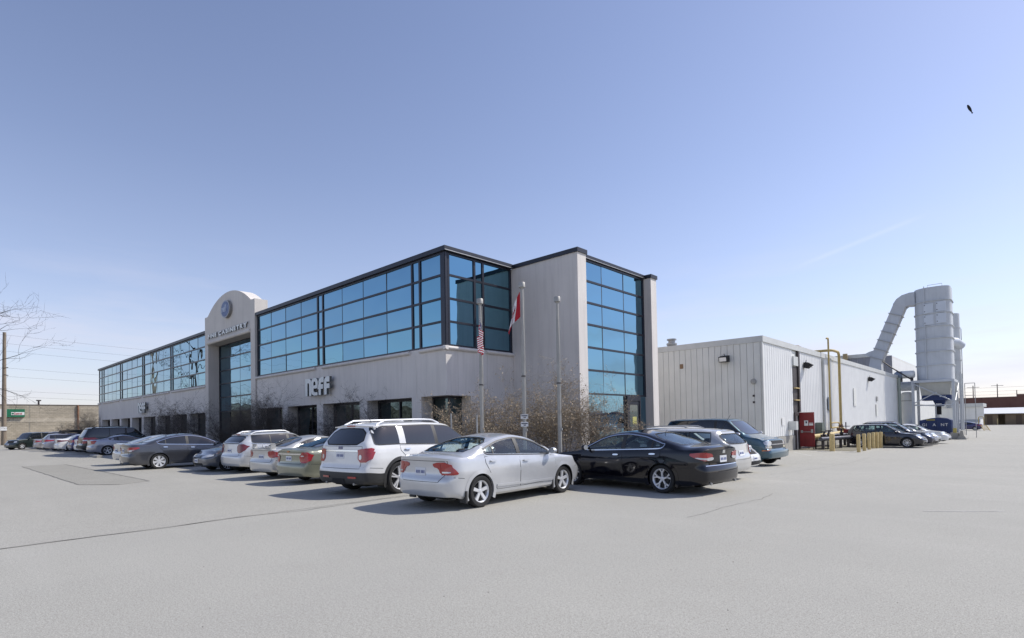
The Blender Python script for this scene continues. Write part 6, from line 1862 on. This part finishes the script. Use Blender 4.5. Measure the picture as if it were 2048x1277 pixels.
make_car(Car(kind='suv', Lh=4.36, Wd=1.775, H=1.56, wb=2.60, fo=.88, nose=.70, hood=.92, cowl=1.1, cowlz=1.03, rf=2.0, peak=2.5, rr=3.3, belt0=.96, belt1=1.12, zb=.22, tumble=.36, tyre=.315, rim=.215, detail=2, ra=.82, cuts=[2.35, 3.1], dlo_end=3.85, wheelstyle=(5, 'twin'), plate=(0, .86), spoiler='roof', rails=(2.15, 3.75, .52, .06), railmat=M_ALLOY, wiper=True,
    lid=[(-.66, 1.10), (.66, 1.10), (.62, .66), (-.62, .66)], tail_s=[(0, 1.10), (.20, 1.10), (.14, .90), (0, .78)], tail_r=[(.50, 1.10), (.84, 1.10), (.80, .80), (.54, .76)], tailmat=M_TAILD),
    'parked_car', 'silver-white hatchback with roof rails and dark red tail lamps', 'car', (-20.75, 9.4), 96, .93, P_SILVER, GF)
make_car(Car(Lh=4.50, Wd=1.775, H=1.48, wb=2.65, fo=.90, nose=.68, hood=.90, cowl=1.12, cowlz=1.0, rf=2.0, peak=2.5, rr=3.1, ds=3.9, dz=1.08, belt0=.93, belt1=1.02, tyre=.31, rim=.205, wheelstyle=(10, 'thin'), fa=.76, fplate=(-.0, .46),
    head_s=[(.12, .60), (.60, .80), (.66, .83), (.40, .70), (.16, .66)], head_f=[(.40, .63), (.80, .72), (.84, .62), (.46, .56)], amber_s=[(.44, .74), (.64, .82), (.50, .76)],
    extra=[('grille', 'front', [(-.34, .56), (.34, .56), (.30, .67), (-.30, .67)], .012, M_DARK), ('grille_bar', 'front', [(-.32, .60), (.32, .60), (.32, .615), (-.32, .615)], .02, M_CHROME), ('grille_bar', 'front', [(-.31, .64), (.31, .64), (.31, .652), (-.31, .652)], .02, M_CHROME), ('lower_grille', 'front', [(-.50, .28), (.50, .28), (.44, .37), (-.44, .37)], .010, M_DARK)]),
    'parked_car', 'dark blue-grey sedan backed in, its headlamps facing the lot', 'car', (-22.48, 8.96), -87.9, .90, P_BGREY, GF)
make_car(Car(Lh=4.93, Wd=1.846, H=1.475, wb=2.80, fo=1.0, nose=.68, hood=.88, cowl=1.2, cowlz=.98, rf=2.2, peak=2.75, rr=3.35, ds=4.25, dz=1.09, belt0=.92, belt1=1.03, tyre=.33, rim=.232, wheelstyle=(7, 'wide'), cuts=[2.72, 3.55], dlo_end=3.88, wintrim='chrome', chromehandle=True, exhaust=(.5, .3),
    lid=[(-.66, .98), (.66, .98), (.60, .62), (-.60, .62)], plate=(0, .80), tail_s=[(0, .93), (.15, .95), (.50, .93), (.22, .82), (0, .76)], tail_r=[(.50, .92), (.80, .94), (.84, .76), (.52, .76)], tail_sw=[(.02, .77), (.22, .82), (.30, .85), (.02, .81)], tail_rw=[(.54, .77), (.8, .77), (.8, .81), (.54, .81)]),
    'parked_car', 'dark grey four-door sedan seen side-on with sunlit rear quarter', 'car', (-26.37, 7.91), 90.5, .955, P_DGREY, GF)
make_car(Car(Lh=4.45, Wd=1.7, H=1.40, wb=2.62, fo=.86, nose=.64, hood=.84, cowl=1.1, cowlz=.95, rf=2.0, peak=2.5, rr=3.0, ds=3.85, dz=1.03, belt0=.88, belt1=.98, tyre=.30, rim=.20, detail=1, ra=.86, plate=(0, .70), tail_s=[(0, .90), (.15, .90), (.15, .74), (0, .74)], tail_r=[(.52, .90), (.84, .90), (.84, .74), (.52, .74)]),
    'parked_car', 'older silver sedan half hidden behind the dark grey sedan', 'car', (-30.2, 8.2), 93.2, .96, P_SILVER2, GF)
make_car(Car(Lh=4.65, Wd=1.82, H=1.39, wb=2.85, fo=.84, nose=.66, hood=.86, cowl=1.3, cowlz=.95, rf=2.35, peak=2.75, rr=3.25, ds=4.15, dz=1.07, belt0=.90, belt1=1.02, tyre=.33, rim=.235, doors=1, wheelstyle=(5, 'y'), cuts=[3.1], dlo_end=3.62,
    tail_s=[(0, .98), (.10, 1.0), (.40, 1.0), (.22, .84), (0, .76)], tail_r=[(.56, .96), (.84, .98), (.84, .78), (.62, .78)]),
    'parked_car', 'light blue-grey two-door coupe before the dark green wagon', 'car', (-43.6, 9.48), 91, .93, P_LGREY, GF)
make_car(Car(kind='suv', Lh=5.05, Wd=1.93, H=1.84, wb=2.95, fo=.90, nose=.92, hood=1.08, cowl=1.25, cowlz=1.16, rf=1.95, peak=2.8, rr=4.3, belt0=1.08, belt1=1.12, zb=.30, tumble=.22, tyre=.37, rim=.22, tw=.24, detail=2, ra=.9, cuts=[2.5, 3.45], dlo_end=4.70, wheelstyle=(6, 'spoke'), rails=(2.2, 4.4, .62, .06), railmat=M_BLACK, cladarch=1,
    tail_s=[(0, 1.12), (.12, 1.12), (.12, .72), (0, .72)], tail_r=[(.76, 1.12), (.93, 1.12), (.93, .72), (.76, .72)], tail_rw=[(.78, .90), (.92, .90), (.92, .98), (.78, .98)], extra=[('rear_bumper', 'rear', [(-.9, .40), (.9, .40), (.9, .58), (-.9, .58)], .04, M_PLASTIC)]),
    'parked_car', 'large dark green wagon with tinted windows and roof rack', 'car', (-46.6, 9.9), 91, .99, P_DGREEN, GF)
def far_sedan(label, pos, head, sc, col, round_lamps=False, **k):
    base = dict(Lh=4.5, Wd=1.76, H=1.45, wb=2.62, fo=.9, nose=.66, hood=.87, cowl=1.1, cowlz=.98, rf=2.0, peak=2.5, rr=3.05, ds=3.85, dz=1.08, belt0=.92, belt1=1.0, tyre=.315, rim=.21, detail=1, ra=.86, plate=(0, .78), tail_s=[(0, .96), (.20, .95), (.16, .76), (0, .76)], tail_r=[(.50, .96), (.84, .96), (.84, .76), (.55, .76)])
    base.update(k)
    return make_car(Car(**base), 'parked_car', label, 'car', pos, head, sc, col, GF)
far_sedan('white sedan with round red tail lamps left of the dark green wagon', (-49.4, 9.55), 92, .90, P_WHITE, tail_r=[(.50, .95), (.60, .99), (.80, .96), (.84, .84), (.80, .74), (.62, .72), (.50, .80)])
make_car(Car(kind='suv', Lh=4.3, Wd=1.78, H=1.46, wb=2.64, fo=.9, nose=.68, hood=.90, cowl=1.1, cowlz=1.0, rf=2.0, peak=2.5, rr=3.3, belt0=.94, belt1=1.04, tumble=.40, tyre=.32, rim=.22, detail=1, ra=.84, dlo_end=3.85, plate=(0, .72), tail_s=[(0, 1.0), (.28, 1.0), (.20, .84), (0, .82)], tail_r=[(.42, 1.0), (.84, 1.0), (.84, .82), (.50, .82)]),
    'parked_car', 'dark blue hatchback between two white cars', 'car', (-52.0, 9.4), 92, .90, P_DBLUE, GF)
far_sedan('white sedan left of the dark blue hatchback', (-54.9, 9.2), 92, .92, P_WHITE, tail_r=[(.55, .98), (.84, .98), (.84, .80), (.60, .80)], tailmat=M_TAILD)
make_car(Car(kind='suv', Lh=4.78, Wd=1.84, H=1.52, wb=2.85, fo=.85, nose=.72, hood=.94, cowl=1.25, cowlz=1.0, rf=2.15, peak=2.7, rr=3.9, belt0=.96, belt1=1.04, tumble=.38, tyre=.34, rim=.235, detail=1, ra=.86, dlo_end=4.35, plate=(0, .80), roofbox=(1.7, 3.6), tail_s=[(0, 1.0), (.30, .98), (.26, .84), (0, .80)], tail_r=[(.52, 1.0), (.88, 1.0), (.88, .80), (.55, .80)]),
    'parked_car', 'silver-blue wagon carrying a black roof box', 'car', (-58.0, 9.0), 92, .92, P_LGREY, GF)
far_sedan('low pale silver sedan left of the wagon with the roof box', (-62.2, 8.6), 92, .86, P_PINKS)
make_car(Car(kind='suv', Lh=4.9, Wd=1.95, H=1.75, wb=2.95, fo=.95, nose=.82, hood=1.02, cowl=1.1, cowlz=1.08, rf=1.9, peak=2.6, rr=4.2, belt0=1.05, belt1=1.10, tumble=.26, tyre=.345, rim=.21, detail=1, ra=.9, dlo_end=4.6, tail_s=[(0, 1.1), (.13, 1.1), (.13, .78), (0, .78)], tail_r=[(.74, 1.1), (.93, 1.1), (.93, .78), (.74, .78)]),
    'parked_car', 'champagne minivan with long dark side windows at the far left', 'car', (-66.6, 8.9), 92, .88, P_TAN, GF)
make_car(Car(kind='suv', Lh=4.4, Wd=1.78, H=1.78, wb=2.58, fo=.8, nose=.92, hood=1.06, cowl=1.2, cowlz=1.10, rf=1.7, peak=2.4, rr=3.9, belt0=1.06, belt1=1.08, tumble=.18, tyre=.36, rim=.20, detail=1, ra=.92, fa=.86, fplate=(0, .55), head_f=[(.50, .88), (.78, .88), (.78, .72), (.50, .72)], extra=[('grille', 'front', [(-.42, .70), (.42, .70), (.42, .90), (-.42, .90)], .012, M_DARK)]),
    'parked_car', 'dark green boxy wagon facing the lot at the end of the row', 'car', (-66.0, 6.9), -65, .86, P_DGREEN, GF)

# --- cars before the tower, to the right of the black sedan
make_car(Car(kind='suv', Lh=4.6, Wd=1.75, H=1.46, wb=2.67, fo=.92, nose=.68, hood=.88, cowl=1.15, cowlz=.98, rf=2.05, peak=2.55, rr=3.7, belt0=.92, belt1=1.0, tumble=.42, see=True, tyre=.315, rim=.21, detail=2, ra=.84, dlo_end=4.05, cuts=[2.55, 3.4], plate=(0, .76), wiper=True, antenna=(4.0, 0, .5), wheelstyle=(6, 'spoke'),
    tail_r=[(.66, .97), (.80, .97), (.80, .72), (.68, .70)], lid=[(-.64, .98), (.64, .98), (.62, .60), (-.62, .60)]),
    'parked_car', 'silver estate car with the sun glinting in its rear window', 'car', (-7.7, 14.78), 178, .965, P_SILVER2, GE, z=-.035)
make_car(Car(kind='suv', Lh=4.64, Wd=1.8, H=1.66, wb=2.67, fo=.95, nose=.78, hood=.98, cowl=1.25, cowlz=1.05, rf=2.1, peak=2.8, rr=4.0, belt0=1.0, belt1=1.08, tumble=.32, tyre=.345, rim=.225, detail=2, fplate=(.0, .52), rails=(2.15, 4.1, .58, .06),
    head_f=[(.42, .82), (.80, .86), (.86, .72), (.46, .70)], head_s=[(.10, .74), (.55, .86), (.62, .90), (.20, .84)], extra=[('grille', 'front', [(-.40, .66), (.40, .66), (.36, .80), (-.36, .80)], .012, M_DARK), ('badge', 'front', [(-.07, .74), (.07, .74), (0, .83)], .02, M_CHROME), ('lower_grille', 'front', [(-.6, .30), (.6, .30), (.52, .43), (-.52, .43)], .010, M_DARK)]),
    'parked_car', 'white utility wagon with a silver roof rail, facing out between estate and van', 'car', (-8.2, 17.75), -2, .89, P_WHITE, GE, z=-.10)
make_car(Car(kind='suv', Lh=4.82, Wd=1.97, H=1.90, wb=2.82, fo=.80, nose=1.02, hood=1.10, cowl=.95, cowlz=1.22, rf=1.72, peak=2.5, rr=4.4, belt0=1.14, belt1=1.16, zb=.27, tumble=.24, tyre=.345, rim=.20, tw=.21, detail=2, fa=.90, fD=.42, bowF=.08, ra=.93, cuts=[2.20, 3.45], dlo_end=4.55, wheelstyle=(5, 'spoke'), crown=.06,
    front=[(.25, .10), (.34, .02), (.50, 0), (.60, .01), (.66, .09), (1.0, .12), (1.1, .16)], fplate=(.42, .46), mirmat=P_LGREY,
    head_f=[(.56, .98), (.93, .98), (.93, .80), (.56, .80)], head_s=[(.09, .98), (.20, .98), (.20, .70), (.09, .70)], amber_s=[(.10, .60), (.32, .60), (.32, .64), (.10, .64)],
    extra=[('grille', 'front', [(-.54, .70), (.54, .70), (.54, .98), (-.54, .98)], .010, M_PLASTIC), ('grille_bar', 'front', [(-.54, .82), (.54, .82), (.54, .86), (-.54, .86)], .02, M_GALV), ('lower_lamp', 'front', [(.56, .70), (.93, .70), (.93, .785), (.56, .785)], .010, pbr('pale_lamp', (.6, .55, .42), .3)), ('lower_lamp', 'front', [(-.93, .70), (-.56, .70), (-.56, .785), (-.93, .785)], .010, pbr('pale_lamp', (.6, .55, .42), .3)), ('bumper', 'front', [(-.95, .36), (.95, .36), (.95, .60), (-.95, .60)], .045, 'body')]),
    'parked_van', 'blue-green passenger van with tinted windows facing out', 'van', (-9.25, 23.0), -3.5, 1.008, P_TEAL, GE, z=-.268)

# --- cars along the warehouse
def nose_out(label, pos, head, sc, col, **k):
    b = dict(kind='suv', Lh=4.75, Wd=1.88, H=1.66, wb=2.74, fo=.98, nose=.74, hood=.96, cowl=1.25, cowlz=1.04, rf=2.2, peak=2.7, rr=3.6, belt0=.99, belt1=1.12, tumble=.36, tyre=.36, rim=.24, detail=2, fa=.74, dlo_end=4.2, wheelstyle=(9, 'thin'), fplate=(0, .45), see=True,
        head_f=[(.42, .72), (.80, .84), (.86, .74), (.50, .64)], head_s=[(.14, .70), (.58, .86), (.66, .90), (.22, .80)], extra=[('grille', 'front', [(-.40, .58), (.40, .58), (.36, .74), (-.36, .74)], .012, M_PLASTIC), ('lower_grille', 'front', [(-.55, .28), (.55, .28), (.48, .40), (-.48, .40)], .010, M_DARK)])
    b.update(k)
    return make_car(Car(**b), 'parked_car', label, 'car', (pos[0]*K_YARD, pos[1]*K_YARD), head, sc*K_YARD, col, GW, z=CAM_H*(1-K_YARD)+(gz(pos[1]*K_YARD)+.322))
nose_out('dark plum crossover just behind the row of yellow bollards', (-5.3, 33.9), -1.9, .72, P_PURPLE)
nose_out('dark wagon with roof rails behind the plum crossover', (-5.2, 36.0), -2, .74, P_NAVY, H=1.72, rr=4.1, dlo_end=4.45, rails=(2.3, 4.2, .58, .06))
nose_out('silver sedan third from the bollards along the warehouse', (-5.2, 38.0), -2, .75, P_SILVER, kind='sedan', Lh=4.7, H=1.46, cowlz=.98, hood=.88, rf=2.1, rr=3.1, ds=4.0, dz=1.05, belt0=.92, belt1=1.0, tumble=.42, tyre=.32, rim=.21, dlo_end=None, nose=.68)
nose_out('white sedan last in the warehouse row before the navy bin', (-5.0, 40.1), -2, .78, P_WHITE, kind='sedan', Lh=4.8, H=1.47, cowlz=.98, hood=.88, rf=2.1, rr=3.15, ds=4.05, dz=1.05, belt0=.92, belt1=1.0, tumble=.42, tyre=.32, rim=.21, dlo_end=None, nose=.68)
make_car(Car(Lh=4.5, Wd=1.75, H=1.42, wb=2.65, tyre=.31, rim=.21, detail=1, tail_s=[(0, .94), (.2, .92), (0, .76)], tail_r=[(.5, .94), (.84, .94), (.84, .74), (.55, .74)], plate=(0, .76)), 'parked_car', 'small dark blue car parked beyond the dust collector legs', 'car', (-5.9*1.2, 93.2*1.2), 178, .96, P_DBLUE, 'cars at the end of the yard', z=-.922)
# --- a few cars across the lot, seen only mirrored in the tower glass
for i, (x, c, lb) in enumerate(((40.5, P_WHITE, 'white sedan across the lot, leftmost of the mirrored cars'), (44.2, P_NAVY, 'navy sedan across the lot beside a white one in the mirror'), (48.4, P_SILVER, 'silver sedan across the lot in the mirror glass'), (52.3, P_DBLUE, 'royal blue sedan across the lot, rightmost of the mirrored cars'))):
    make_car(Car(detail=1, tail_r=[(.5, .94), (.84, .94), (.84, .74), (.55, .74)]), 'parked_car', lb, 'car', (x, 108), 70, 1.0, c, 'cars mirrored in the tower glass', z=-.922)
